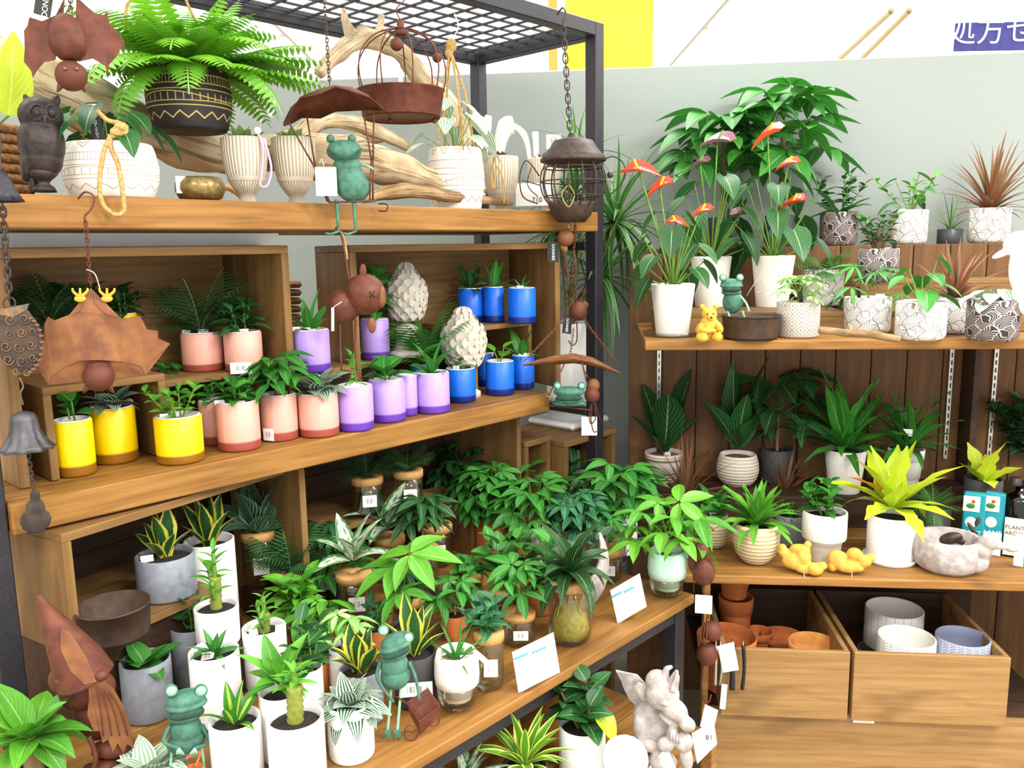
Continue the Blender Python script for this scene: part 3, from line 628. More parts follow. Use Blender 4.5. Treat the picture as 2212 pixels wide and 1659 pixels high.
# table below
tb = unit('display_table', uw(.2, 1.125, .475), RZ, 'wide low wooden display table carrying the small potted plants', 'table')
for i in range(5): board('plank', tb, 0, 1.72, i * .25, i * .25 + .248, 0, .026, 'shelf wood', .003)
for u in (1.66, .1): board('leg', tb, u, u + .045, .02, .065, FZ - .475, -.001, 'black steel', .003); board('leg', tb, u, u + .045, 1.1, 1.145, FZ - .475, -.001, 'black steel', .003)
board('apron', tb, .15, 1.66, .025, .045, -.045, -.001, 'black steel')
lc = crate(uw(.515, 1.66, .68), .20, .56, .34, .25, 'low dark wooden crate under the left end of the middle shelf', 'crate wood', .018, bottom=False, dark='dark wood')
for c in list(lc.children):
    if c.name.startswith('side_board') and c.location.x > .3: bpy.data.objects.remove(c)
board('bottom_board', lc, .018, .345, 0, .33, 0, .018, 'crate wood'); board('bottom_board', lc, .345, .56, .24, .33, 0, .018, 'crate wood')
board('block', unit('riser_box', uw(.54, 1.69, .501), RZ + .2, 'dark closed wooden box holding up the low crate on the table', 'riser'), 0, .30, 0, .3, 0, .178, 'dark wood', .003)  # shadow side below the low crate is put into the dark colour
crate(uw(1.115, 1.79, .502), 0, .83, .36, .425, 'wide dark wooden crate on the table behind the cork jars', 'crate wood', .018, bottom=False, dark='dark wood')
riser(uw(1.26, 1.86, .502), .40, .26, .197, 'wooden stand at the back of the wide crate holding two cork jars', 'crate wood')
riser(uw(1.72, 1.80, .502), .18, .26, .158, 'small dark wooden stand at the right inside the wide crate', 'crate wood')
bk = unit('back_panel', uw(.46, 2.215, .505), RZ, 'dark plank backing behind the crates on the table', 'panel')
for i in range(3): board('plank', bk, 0, 1.55, 0, .014, i * .14, i * .14 + .138, 'dark wood')
# stool right of the rack
st = unit('plant_stool', uw(2.12, 1.75, FZ), RZ, 'open wooden plant stand behind the steel post with the white planter on it', 'plant stand')
board('top_board', st, 0, .29, 0, .30, 1.03, 1.05, 'crate wood'); 
for u in (0, .27): board('side_board', st, u, u + .02, 0, .30, 0, 1.029, 'crate wood upright')
board('back_board', st, .02, .27, .28, .30, .02, 1.029, 'dark wood'); board('shelf', st, .02, .27, 0, .28, .62, .64, 'crate wood')
s2 = unit('plant_stool', uw(1.975, 1.80, FZ), RZ, 'narrow wooden stand tucked between the crate and the white planter stand', 'plant stand')
board('top_board', s2, 0, .13, 0, .30, 1.05, 1.07, 'crate wood'); board('side_board', s2, 0, .018, 0, .30, 0, 1.049, 'crate wood upright'); board('side_board', s2, .112, .13, 0, .30, 0, 1.049, 'crate wood upright')
# low shelf under the table
ls = unit('low_bench', uw(.9, .94, .225), RZ, 'low wooden bench under the display table where the gargoyle sits', 'bench')
board('plank', ls, 0, .83, 0, .22, 0, .022, 'shelf wood', .003); board('plank', ls, 0, .83, .222, .44, 0, .022, 'shelf wood', .003)
for u in (.80, .02): board('leg', ls, u, u + .025, 0, .03, FZ - .225, -.001, 'shelf wood'); board('leg', ls, u, u + .025, .4, .43, FZ - .225, -.001, 'shelf wood')
bc = unit('back_panel', uw(1.0, 1.45, FZ), RZ, 'dark plank screen standing under the display table', 'panel')
for i in range(7): board('plank', bc, i * .11, i * .11 + .107, 0, .018, 0, .70, 'panel wood')
# ================================================================ RIGHT UNIT
ru = unit('wall_display_unit', rd(.10, 3.05, FZ), DZ, 'tall dark plank display wall against the grey partition', 'shelf unit')
for i in range(12): board('plank', ru, i * .122, i * .122 + .119, 0, .02, 0, 1.69, 'panel wood', .002)
board('ledge_board', ru, 0, 1.47, .021, .30, 1.67, 1.69, 'crate wood')
for px in (1424, 2057, 2153):
    q = onp(px, 800, D_, 3.03); r0 = q.dot(R_) - .10; ss = board('slotted_strip', ru, r0 - .008, r0 + .008, -.012, -.001, .93, 1.38, 'steel', .001)
    for j in range(16): ob('slot', boxme(-.0018, .0018, -.0075, -.0061, -.008, .008, 'black tag', 0), ss, (0, 0, -.2 + j * .027))
board('divider', ru, 1.16, 1.18, -.10, -.001, .86, 1.40, 'dark wood')
def rboard(label, r0, r1, d0, d1, z1, th, m='shelf wood'):
    t = unit('shelf_board', rd(r0, d0, z1 - th), DZ, label, 'shelf'); n = 2
    for i in range(n): a, b = (d1 - d0) * i / n, (d1 - d0) * (i + 1) / n; board('plank', t, 0, r1 - r0, a + .0005, b - .0005, 0, th, m, .003)
    return t
rboard('honey-brown upper shelf board of the right wall unit under the patterned pots', .125, 1.75, 2.43, 3.045, 1.179, .028)
rboard('honey-brown lower shelf board of the right wall unit with the yellow ginger figures', .24, 1.75, 2.352, 3.045, .50, .026)
def rbox(r0, r1, d0, d1, z0, z1, label, m='crate wood'):
    t = unit('riser_box', rd(r0, d0, z0 + .001), DZ, label, 'riser'); board('front_board', t, 0, r1 - r0, 0, .014, 0, z1 - z0 - .015, m); board('top_board', t, 0, r1 - r0, 0, d1 - d0, z1 - z0 - .0145, z1 - z0, m)
    board('side_board', t, 0, .014, .0145, d1 - d0, 0, z1 - z0 - .015, m); board('side_board', t, r1 - r0 - .014, r1 - r0, .0145, d1 - d0, 0, z1 - z0 - .015, m); return t
rbox(.17, .745, 2.62, 2.88, 1.179, 1.243, 'long low wooden riser box behind the frog and the yellow bear')
rbox(.775, 1.62, 2.62, 2.88, 1.179, 1.243, 'long low wooden riser box behind the front white swirl pots')
rbox(.79, 1.40, 2.885, 3.045, 1.179, 1.325, 'taller wooden riser box under the dark swirl pot, second row from the wall')
rbox(.14, 1.6, 2.80, 3.045, .50, .605, 'long wooden riser box at the back of the lower right shelf', 'dark wood')
# base of the right unit
bs = unit('storage_base', rd(.30, 2.36, FZ), DZ, 'wooden base cabinet with a wide plain front panel under the two crates', 'cabinet')
board('front_panel', bs, .02, 1.03, 0, .02, 0, .325, 'drawer wood', .002); board('top_board', bs, .02, 1.03, .021, .66, .305, .325, 'dark wood')
board('side_post', bs, 1.04, 1.42, .05, .09, 0, .72, 'panel wood'); board('back_panel', bs, 0, 1.03, .64, .66, .326, .72, 'dark wood'); board('side_post', bs, 0, .018, 0, .05, 0, .72, 'shelf wood')
def opencrate(r0, r1, label, z=.076, h=.212, d0=2.325, d1=2.78):
    t = unit('wooden_crate', rd(r0, d0, z), DZ, label, 'crate'); W = r1 - r0; D = d1 - d0
    board('front_board', t, 0, W, 0, .015, 0, h, 'drawer wood', .002); board('back_board', t, 0, W, D - .015, D, 0, h, 'dark wood')
    for a in (0, W - .015): board('side_board', t, a, a + .015, .0155, D - .0155, 0, h, 'drawer wood')
    board('bottom_board', t, .0155, W - .0155, .0155, D - .0155, 0, .012, 'dark wood'); return t
def rpx(x, y, d): return onp(x, y, D_, d).dot(R_)
opencrate(rpx(1560, 1400, 2.325), rpx(1838, 1400, 2.325), 'open wooden storage crate with terracotta pots inside, under the right unit')
opencrate(rpx(1846, 1410, 2.325), rpx(2186, 1410, 2.325), 'open wooden storage crate with herringbone pots inside, under the right unit')
t = unit('shelf_label', rd(rpx(1846, 1557, 2.358), 2.355, onp(1846, 1557, D_, 2.355).z), DZ, 'tiny white label strip below the crate of herringbone pots', 'label'); card('label_card', t, (.025, 0, 0), .06, .012, (1, 0, 0), (0, 0, 1), 'written card')
# ================================================================ POTTED PLANTS
def pin(mt, n=14, droop=1., ll=.4, ratio=.13, shape='grass', ang=.85, **k): return compound('pinnate', n, shape, ratio, mt, droop, ll=ll, ang=ang, **k)
def g_palm(n=11, mt='leaf deep'): return lambda g: g.fronds(n + 5, (1.45, .6), [pin(mt, droop=.7), pin(mt, droop=1.1)], (1.3, 1.15))
def g_pach(n=9, k=5, mt='leaf mid', trunk=.35, L=.5, tr=.005, pet=.4, ratio=.38, **kw): return lambda g: g.palmate(n, trunk, tr, pet, L, None, mt, 'stem woody', 'stem green', k, ratio, **kw)
def g_scheff(n=12, mt='leaf mid', trunk=.45, L=.34, k=7): return lambda g: g.palmate(n, trunk, .004, .45, L, compound('palmate', k, 'obov', .42, mt, .4), mt)
def g_coffee(stems=4, n=8, L=.4, mt='leaf mid'): return lambda g: g.bush(stems + 1, n + 1, L * 1.2, 'ovate', .5, mt, lean=.9, droop=.8, wave=.03)
def g_round(stems=4, n=6, L=.38, mt='leaf deep'): return lambda g: g.bush(stems, n, L, 'ovate', .68, mt, lean=.9, droop=.5)
def g_drac(n=8, mt='leaf mid', ratio=.24, L=1.): return lambda g: g.rosette(n + 2, 'lance', ratio * 1.1, mt, (1.35, .4), (.25, 1.3), (L * 1.1, L * 1.05), .2, r0=.004)
def g_snake(n=9, mt='leaf snake', ratio=.26): return lambda g: g.rosette(n, 'sword', ratio, mt, (1.42, .85), (0., .5), (1, .72), .22, r0=.012)
def g_silver(n=18): return lambda g: g.rosette(n, 'ovate', .62, 'leaf silver', (1.1, .15), (.5, 1.), (1.3, 1.8), .12, r0=.01, lift=.25)
def g_yucca(n=26, mt='leaf marginata', ratio=.07): return lambda g: g.rosette(n, 'grass', ratio, mt, (1.5, .2), (.25, 1.), (1, .95), .15, r0=.004)
def g_asp(n=20, mt='leaf bright'): return lambda g: g.rosette(n + 8, 'strap', .19, mt, (1.5, .2), (.4, 1.3), (1.15, 1.35), .1, .09, r0=.008, lift=.05)
def g_cane(mt='leaf bright', h=.5, **k): return lambda g: g.cane(h=h, mt=mt, **k)
def g_heart(n=9, mt='leaf mid', L=.35, **k): return lambda g: g.hearts(n, L, mt=mt, **k)
def g_cal(n=8): return lambda g: g.rosette(n, 'ovate', .46, 'leaf calathea', (1.35, .6), (.4, 1.), (1, .85), .12, .02, r0=.01)
def g_succ(mt, n=22): return lambda g: g.rosette(n, 'ovate', .5, mt, (1.3, .15), (.1, .4), (.8, 1.1), .1, r0=.004)
ZM = .997
# ---- middle shelf, front row (colour, cx, base, rim, width, label, foliage, grower)
MG = []
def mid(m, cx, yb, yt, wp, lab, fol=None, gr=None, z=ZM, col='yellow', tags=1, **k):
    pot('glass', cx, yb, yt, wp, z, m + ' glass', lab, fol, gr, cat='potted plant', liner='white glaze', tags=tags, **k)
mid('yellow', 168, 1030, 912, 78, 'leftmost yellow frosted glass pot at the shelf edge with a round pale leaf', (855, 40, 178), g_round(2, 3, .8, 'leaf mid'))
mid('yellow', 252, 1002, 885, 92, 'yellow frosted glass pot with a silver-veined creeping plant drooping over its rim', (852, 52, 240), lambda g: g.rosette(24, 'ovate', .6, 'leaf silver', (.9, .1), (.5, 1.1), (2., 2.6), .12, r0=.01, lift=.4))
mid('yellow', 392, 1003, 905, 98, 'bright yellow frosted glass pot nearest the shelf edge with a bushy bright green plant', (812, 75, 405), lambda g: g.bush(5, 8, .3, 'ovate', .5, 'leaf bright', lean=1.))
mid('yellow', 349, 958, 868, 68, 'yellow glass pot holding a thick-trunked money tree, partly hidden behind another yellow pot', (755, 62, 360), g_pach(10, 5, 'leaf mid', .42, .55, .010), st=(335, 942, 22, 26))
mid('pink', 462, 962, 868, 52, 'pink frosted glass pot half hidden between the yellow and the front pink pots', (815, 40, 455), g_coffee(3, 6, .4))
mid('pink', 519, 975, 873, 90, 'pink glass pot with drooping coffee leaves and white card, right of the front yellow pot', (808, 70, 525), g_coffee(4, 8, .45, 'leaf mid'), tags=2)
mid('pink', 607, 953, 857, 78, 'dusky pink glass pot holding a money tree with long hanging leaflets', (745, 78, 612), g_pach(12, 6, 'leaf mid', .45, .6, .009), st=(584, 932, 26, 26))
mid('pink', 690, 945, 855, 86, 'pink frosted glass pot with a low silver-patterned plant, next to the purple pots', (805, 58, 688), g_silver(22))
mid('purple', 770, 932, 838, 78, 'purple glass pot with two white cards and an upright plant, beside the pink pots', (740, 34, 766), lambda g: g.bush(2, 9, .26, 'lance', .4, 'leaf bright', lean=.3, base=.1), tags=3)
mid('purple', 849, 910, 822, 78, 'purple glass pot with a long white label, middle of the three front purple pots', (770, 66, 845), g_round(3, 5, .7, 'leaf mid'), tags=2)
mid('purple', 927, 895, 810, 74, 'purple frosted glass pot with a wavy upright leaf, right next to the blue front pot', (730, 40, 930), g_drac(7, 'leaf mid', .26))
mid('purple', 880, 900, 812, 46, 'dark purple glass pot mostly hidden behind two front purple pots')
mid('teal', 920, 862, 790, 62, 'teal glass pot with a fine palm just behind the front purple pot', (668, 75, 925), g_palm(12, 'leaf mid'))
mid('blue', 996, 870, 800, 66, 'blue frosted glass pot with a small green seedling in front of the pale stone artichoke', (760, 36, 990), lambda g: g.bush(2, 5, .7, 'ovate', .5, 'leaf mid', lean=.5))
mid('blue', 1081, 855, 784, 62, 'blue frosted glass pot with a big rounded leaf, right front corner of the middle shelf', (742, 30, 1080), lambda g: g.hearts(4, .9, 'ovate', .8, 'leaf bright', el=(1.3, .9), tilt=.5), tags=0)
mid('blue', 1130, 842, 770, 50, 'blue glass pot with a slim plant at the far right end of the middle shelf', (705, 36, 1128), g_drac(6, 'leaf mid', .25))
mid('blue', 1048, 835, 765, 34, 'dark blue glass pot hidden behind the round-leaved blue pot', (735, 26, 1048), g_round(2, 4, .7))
# back row
mid('pink', 441, 803, 722, 86, 'dusty pink glass pot with a white card and feathery palm on the left crate stand', (590, 62, 432), g_palm(10, 'leaf dark'), z=1.166, tags=2)
mid('pink', 529, 803, 720, 80, 'dusty pink glass pot with a leafy coffee plant on the left crate stand', (640, 64, 545), g_coffee(4, 7, .45, 'leaf deep'), z=1.166, st=(522, 790, 44, 24))
mid('yellow', 275, 790, 680, 56, 'yellow glass pot with a leafy plant partly behind the hanging bat', (612, 60, 285), g_coffee(4, 8, .4, 'leaf deep'), z=1.19)
mid('yellow', 80, 800, 694, 60, 'yellow glass pot with a dark palm at the back left of the crate', (590, 75, 95), g_palm(13, 'leaf dark'), z=1.19)
mid('yellow', 180, 800, 690, 60, 'yellow glass pot with dark foliage hidden behind the hanging bat', (600, 60, 175), g_coffee(5, 8, .35, 'leaf dark'), z=1.19)
mid('purple', 676, 805, 716, 78, 'lilac glass pot with a spiky dracaena standing in the gap between the crates', (635, 46, 682), g_drac(8, 'leaf mid', .25), z=1.15, tags=2)
mid('purple', 812, 778, 692, 62, 'lilac glass pot beside the tall stone artichoke with a trailing plant', (570, 42, 820), g_coffee(4, 7, .35, 'leaf mid'), z=1.126, tags=0)
mid('blue', 1018, 697, 625, 56, 'blue glass pot with a white card, left of three on the stand in the crate', (568, 52, 1005), g_drac(9, 'leaf deep', .24), z=1.216)
mid('blue', 1068, 697, 622, 44, 'blue glass pot squeezed in the middle of three on the stand in the crate', (560, 50, 1070), g_drac(8, 'leaf mid', .22), z=1.216, tags=0)
mid('blue', 1128, 700, 624, 60, 'blue glass pot at the right end of three on the stand in the crate', (598, 34, 1122), g_drac(7, 'leaf mid', .24), z=1.216)
# ---- top shelf (above the eye: placed by depth behind the shelf front)
ZT = 1.564
def top(kind, cx, yt, wp, w, m, lab, fol=None, gr=None, **k):
    return pot(kind, cx, 430, yt, wp, None, m, lab, fol, gr, plane=(W_, w), zs=ZT, **k)
top('barrel', 246, 304, 186, 1.80, 'white tribal', 'broad white pot scratched with fine tribal lines, rope loop hanging over the shelf edge', (170, 120, 250), lambda g: g.hearts(12, .62, 'heart', .62, 'leaf deep', el=(1.2, .15), pet=(.6, .9), pr=.002, droop=.6), black=0)
top('goblet', 535, 294, 96, 1.80, 'ribbed beige', 'ribbed beige goblet pot with a lilac ribbon and green rosette succulent', (262, 40, 540), g_succ('succulent green'))
top('goblet', 640, 294, 92, 1.80, 'ribbed beige', 'ribbed beige goblet pot behind the swinging frog rods, with a dull green succulent', (265, 40, 640), g_succ('succulent green'))
top('barrel', 986, 316, 118, 1.92, 'white tribal', 'white round pot with tribal line pattern hung on a knotted rope, trailing plant inside', (190, 70, 995), lambda g: g.hearts(14, .42, 'heart', .7, 'leaf watermelon', el=(1.4, .2), pet=(.9, .5), pr=.0016))
top('goblet', 1083, 336, 76, 1.92, 'ribbed beige', 'ribbed goblet pot with gold ribbon and dark red succulent, right of the rope-hung pot', (316, 34, 1083), g_succ('succulent red'))
top('goblet', 1176, 340, 72, 1.95, 'ribbed beige', 'ribbed pale goblet pot with dark red succulent, behind the round iron bird cage', (322, 32, 1172), g_succ('succulent red'))
# bowl of brass
top('shallow', 434, 381, 104, 1.76, 'brass', 'small embossed brass bowl with a barcode card, on the top shelf', None, None, soil=None, name='brass_bowl', cat='bowl')
# ---- table: white and grey planters (label says which)
def tab(kind, m, cx, yb, yt, wp, lab, fol=None, gr=None, z=.502, **k): return pot(kind, cx, yb, yt, wp, z, m, lab, fol, gr, **k)
tab('cyl', 'grey glaze', 365, 1300, 1212, 122, 'wide grey pot with a yellow-edged snake plant in the low crate', (1092, 62, 362), g_snake(10, ratio=.34), z=.70, tags=1)
tab('cyl', 'white glaze', 465, 1345, 1178, 104, 'tall white cylinder pot with a dark snake plant beside the grey pot', (1065, 78, 470), g_snake(11, ratio=.3), z=.58)
tab('cyl', 'white glaze', 500, 1400, 1322, 92, 'white pot with a ringed lucky cane and bright shoots, behind the other white pots', (1145, 52, 490), g_cane('leaf bright', .42, r=.012, n=7), z=.62)
tab('cyl', 'white glaze', 553, 1502, 1372, 92, 'white pot with a ringed cane and large white tag, middle of the white group', (1258, 60, 570), g_cane('leaf bright', .4, r=.012, n=6), tags=2)
tab('cyl', 'grey glaze', 425, 1485, 1362, 90, 'slate grey pot with a small bushy dark-leaved plant behind the white pots', (1270, 62, 420), lambda g: g.bush(5, 8, .34, 'obov', .5, 'leaf deep', lean=.9))
tab('cyl', 'white glaze', 476, 1562, 1418, 104, 'white pot with a short spiky dracaena above the green frog shoulder', (1352, 62, 480), g_drac(9, 'leaf mid', .26), tags=1, st=(462, 1535, 40, 18))
tab('cyl', 'grey glaze', 326, 1562, 1440, 104, 'blue-grey pot with four big rounded leaves beside the rusty gnome', (1372, 72, 312), lambda g: g.rosette(6, 'ovate', .62, 'leaf mid', (.9, .15), (.3, .7), (1.2, 1.5), .12, r0=.004))
tab('cyl', 'white glaze', 518, 1705, 1572, 108, 'front white pot with a barcode sticker and a yellow-centred dracaena leaf', (1455, 60, 515), st=(545, 1645, 34, 20), gr=lambda g: g.rosette(7, 'lance', .3, 'leaf corn', (1.45, .45), (.1, 1.), (1, .7), .2), z=.502)
tab('cyl', 'white glaze', 620, 1660, 1515, 92, 'white pot hidden behind the front lucky cane pot', (1400, 65, 632), lambda g: g.rosette(14, 'lance', .36, 'leaf bright', (1.3, .2), (.3, 1.), (1, .8), .2, lift=.3))
tab('cyl', 'white glaze', 644, 1710, 1565, 120, 'front white pot with a thick green ringed cane, beside the peperomia pot', (1425, 72, 632), lambda g: g.cane(.62, .014, 2, 10, .42, 'leaf bright'))
tab('cyl', 'white glaze', 675, 1595, 1450, 60, 'white pot of dark round foliage between the front cane pot and the peperomia', (1330, 70, 680), g_round(4, 6, .35, 'leaf deep'))
tab('cyl', 'white glaze', 762, 1650, 1535, 98, 'front white pot overflowing with a silver-striped peperomia', (1452, 88, 775), lambda g: g.rosette(30, 'ovate', .52, 'leaf silver', (1.2, -.2), (.5, 1.5), (.9, 1.2), .1, r0=.006))
tab('cyl', 'grey glaze', 785, 1570, 1462, 92, 'grey pot with a bright yellow-edged snake plant behind the peperomia', (1345, 62, 775), g_snake(9, 'leaf snake', .4))
tab('cyl', 'white glaze', 740, 1495, 1408, 62, 'white pot behind the yellow-edged snake plant, its plant a loose palmate cutting', (1300, 70, 735), g_pach(6, 5, 'leaf light', .3, .5))
tab('cyl', 'charcoal', 902, 1532, 1425, 92, 'dark grey pot with a white paper band and yellow-edged snake plant behind the frog', (1290, 50, 855), g_snake(9), extra=lambda t, p, r, h: card('paper_band', t, -V((p.x, p.y, 0)).normalized() * (r + .001) + V((0, 0, h * .45)), r * 1.5, h * .28, camright(p), (0, 0, 1), 'barcode card'))
# ---- cork topped water jars
def jar(cx, yb, yt, wp, lab, fol=None, gr=None, z=.502, cork=.2, white=True, roots=False, grp=None):
    p, r, h = spot(cx, yb, yt, wp, z); t = thing('water_jar_plant', p, lab, 'potted plant', grp); ITEMS.append((t, r, p.z, p.z + h)); ch = min(.035, h * .3)
    ob('glass_jar', lathe([(.0001, .001), (r * .85, .002), (r, .012), (r, h - ch * .6), (r * .94, h - ch * .6 + .001), (r * .94, .014), (.0001, .008)], 'clear glass', 28), t)
    ob('cork_lid', lathe([(.0001, h - ch * 1.1), (r * .92, h - ch * 1.1), (r * .93, h - ch * .6), (r * 1.03, h - ch * .6), (r * 1.04, h - ch * .1), (r * 1.0, h), (r * .25, h), (r * .22, h - .006), (.0001, h - .006)], 'cork', 28), t)
    if roots:
        for i in range(40):
            a = i * GA; q = r * (.35 + .5 * ((i * 7) % 10) / 10); tube('root', t, [(cos(a) * r * .2, sin(a) * r * .2, h * .78), (cos(a + .4) * q, sin(a + .4) * q, h * .42), (cos(a + 1.1) * r * .82, sin(a + 1.1) * r * .82, h * .2), (cos(a + 2) * q, sin(a + 2) * q, h * .07)], .0014, 'water roots', 4, 4)
    if roots: ob('root_mass', lathe([(.0001, .012), (r * .8, .015), (r * .9, h * .2), (r * .8, h * .38), (r * .4, h * .5), (r * .2, h * .8), (.0001, h * .82)], 'water roots', 20, wob=lambda a, q: 1 + .06 * sin(a * 7 + q * 90)), t)
    else:
        for i in range(5): a = i * 1.3; tube('root', t, [(0, 0, h - ch), (cos(a) * r * .25, sin(a) * r * .25, h * .5), (cos(a + .5) * r * .5, sin(a + .5) * r * .5, h * .15)], .0022, 'stem woody', 5, 4)
    if white:
        c = V((-p.x, -p.y, 0)).normalized() * (r + .0012) + camright(p) * r * .1; card('label_card', t, c + V((0, 0, h * .45)), r * .9, h * .3, camright(p), (0, 0, 1), 'barcode card')
    if fol:
        H = max(.02, zat(p, fol[2] if len(fol) > 2 else cx, fol[0]) - z - h); g = PL(t, V((0, 0, h - .006)), H, fol[1] / F * depth(p), int(cx + yb)); gr(g)
    return t
jar(797, 1118, 1035, 66, 'cork-topped jar with a dark palm, left of two on the stand in the crate', (960, 50, 800), g_palm(8, 'leaf dark'), z=.70)
jar(885, 1108, 1020, 62, 'cork-topped jar with a dark palm, right of two on the stand in the crate', (950, 50, 880), g_palm(8, 'leaf dark'), z=.70)
jar(571, 1275, 1155, 72, 'cork-topped jar with a dark striped calathea and a white card', (1005, 78, 585), g_cal(9), z=.58)
jar(629, 1345, 1243, 80, 'cork-topped jar with a dark palm tuft, left in the row before the crate', (1130, 62, 648), g_palm(10, 'leaf deep'))
jar(706, 1300, 1205, 74, 'cork-topped jar with a white label and bluish palmate leaves', (1095, 66, 700), g_pach(7, 6, 'leaf blue', .3, .5))
jar(765, 1345, 1243, 76, 'cork-topped jar with a pale-leaved dieffenbachia spreading two white leaves', (1110, 88, 775), lambda g: g.rosette(9, 'lance', .34, 'leaf dieff', (1.4, .3), (.5, 1.3), (.9, .9), .15, lift=.25))
jar(845, 1262, 1165, 66, 'cork-topped jar with a pale spotted dieffenbachia at the back', (1035, 72, 835), lambda g: g.rosette(8, 'ovate', .46, 'leaf dieff', (1.3, .3), (.5, 1.3), (.8, .9), .15, lift=.2))
jar(918, 1292, 1190, 66, 'cork-topped jar with a thin bare stem and drooping umbrella of leaves', (1040, 95, 915), g_pach(14, 6, 'leaf deep', .62, .42, .003, .22, .34))
jar(945, 1228, 1140, 68, 'cork-topped jar with a printed white label behind the thin-stemmed one', (1095, 40, 960), g_coffee(3, 5, .5, 'leaf mid'))
jar(1010, 1330, 1245, 70, 'cork-topped jar beside the small colour leaflet', (1215, 66, 1000), g_coffee(3, 6, .5, 'leaf mid'), white=False)
jar(885, 1385, 1300, 72, 'cork-topped jar behind the white-mouthed frog', (1255, 72, 880), g_coffee(3, 6, .5, 'leaf deep'), white=False)
jar(1122, 1400, 1333, 70, 'cork-topped jar with a woody-stemmed palmate plant at the table edge', (1195, 88, 1105), g_pach(12, 5, 'leaf mid', .58, .5, .005, .3, .36))
jar(1058, 1495, 1372, 66, 'cork-topped jar of water with a white card next to the white self-watering pot', (1290, 70, 1040), g_coffee(4, 6, .5, 'leaf blue'))
jar(1231, 1398, 1262, 92, 'large clear jar full of yellow roots with a dark glossy peace lily', (1115, 130, 1230), lambda g: g.rosette(22, 'lance', .3, 'leaf dark', (1.3, -.3), (.7, 1.6), (1, .85), .15, r0=.006, lift=.12), white=False, roots=True)
jar(1310, 1262, 1192, 66, 'cork-topped jar with a white label behind the curved stone planter', (1100, 70, 1310), g_scheff(8, 'leaf mid', .4))
jar(1325, 1228, 1165, 58, 'cork-topped jar hidden at the back beside the mint planter', (1080, 74, 1330), g_pach(8, 5, 'leaf mid', .4, .5))
jar(1085, 1330, 1280, 70, 'cork-topped jar behind the woody-stemmed jar', (1125, 60, 1085), g_round(3, 6, .35, 'leaf mid'), white=False)
# big leafy plants at the back of the table
def leafy(cx, yb, yt, wp, lab, fol, gr, z=.502, kind='cyl', m='terracotta', **k): tab(kind, m, cx, yb, yt, wp, lab, fol, gr, z=z, **k)
leafy(1060, 1200, 1120, 70, 'terracotta pot with a bushy umbrella tree of rounded leaflets, left of the leafy mass', (985, 92, 1055), g_scheff(34, 'leaf mid', .35, .36))
leafy(1010, 1140, 1070, 60, 'dark pot with a shadowed fan-leaved umbrella tree deep in the crate', (940, 72, 1010), g_scheff(26, 'leaf deep', .4, .38), m='charcoal')
leafy(1155, 1230, 1140, 74, 'terracotta pot with a wide leafy aralia, centre of the leafy mass', (1010, 105, 1160), lambda g: g.palmate(30, .3, .004, .5, .42, compound('palmate', 5, 'lance', .42, 'leaf mid', .4, span=1.9), 'leaf mid'))
leafy(1245, 1240, 1150, 74, 'terracotta pot with pointed dark green palmate leaves beside the peace lily', (1040, 105, 1255), g_pach(24, 6, 'leaf blue', .3, .46, .004, .5, .42))
leafy(1340, 1200, 1110, 72, 'white pot with large money tree leaves spreading over the table end', (985, 105, 1345), g_pach(24, 5, 'leaf mid', .35, .5, .005, .5, .44), m='white glaze')
leafy(1225, 1120, 1060, 60, 'black and white pot with a dark-leaved plant and one striped calathea leaf', (945, 80, 1215), lambda g: (g.rosette(6, 'ovate', .42, 'leaf calathea', (1.3, .5), (.5, 1.2), (1, .8), .12), g.bush(3, 5, .4, 'ovate', .5, 'leaf dark', lean=1)), m='dark glaze', z=.502)
leafy(880, 1420, 1360, 66, 'small dark pot with one huge bright seven-fingered leaf over the jars', (1190, 112, 915), lambda g: g.palmate(3, .75, .0025, .25, .72, compound('palmate', 6, 'lance', .42, 'leaf bright', .35, span=2.4), 'leaf bright', 'stem green'), m='charcoal')
leafy(700, 1420, 1370, 60, 'terracotta pot with loose bright palmate leaves among the jars', (1255, 92, 745), g_pach(7, 5, 'leaf bright', .35, .6, .003), m='terracotta')
leafy(1120, 1165, 1100, 56, 'small dark pot hidden in the leafy mass with upright glossy oval leaves', (985, 80, 1120), lambda g: g.bush(5, 7, .34, 'obov', .5, 'leaf mid', lean=.9), m='charcoal')
leafy(1290, 1165, 1110, 56, 'small white pot hidden in the leafy mass with broad hanging leaves', (1005, 90, 1300), g_pach(14, 5, 'leaf deep', .35, .5, .004, .5, .46), m='white glaze')
leafy(815, 1420, 1365, 56, 'small terracotta pot with dark rounded leaves beside the yellow-edged snake plant', (1290, 60, 812), g_round(4, 6, .35, 'leaf blue'))
leafy(690, 1500, 1440, 56, 'small brown pot with a low dark leafy plant between the white pots', (1345, 58, 690), g_round(4, 6, .4, 'leaf deep'))
leafy(745, 1325, 1270, 52, 'small dark pot with airy bright palmate leaves in front of the cork jars', (1150, 75, 745), g_pach(8, 5, 'leaf mid', .45, .55, .003), m='charcoal')
leafy(985, 1385, 1335, 52, 'small terracotta pot with spreading mid-green palmate leaves between two cork jars', (1235, 85, 985), g_pach(10, 5, 'leaf mid', .4, .55, .003))
leafy(655, 1395, 1345, 52, 'small dark pot with bright serrated shoots right of the white cane pot', (1235, 62, 640), g_coffee(4, 8, .4, 'leaf bright'), m='charcoal')
leafy(1170, 1330, 1275, 54, 'small terracotta pot with glossy leaves squeezed left of the large rooted jar', (1120, 72, 1165), g_round(5, 8, .26, 'leaf mid'))
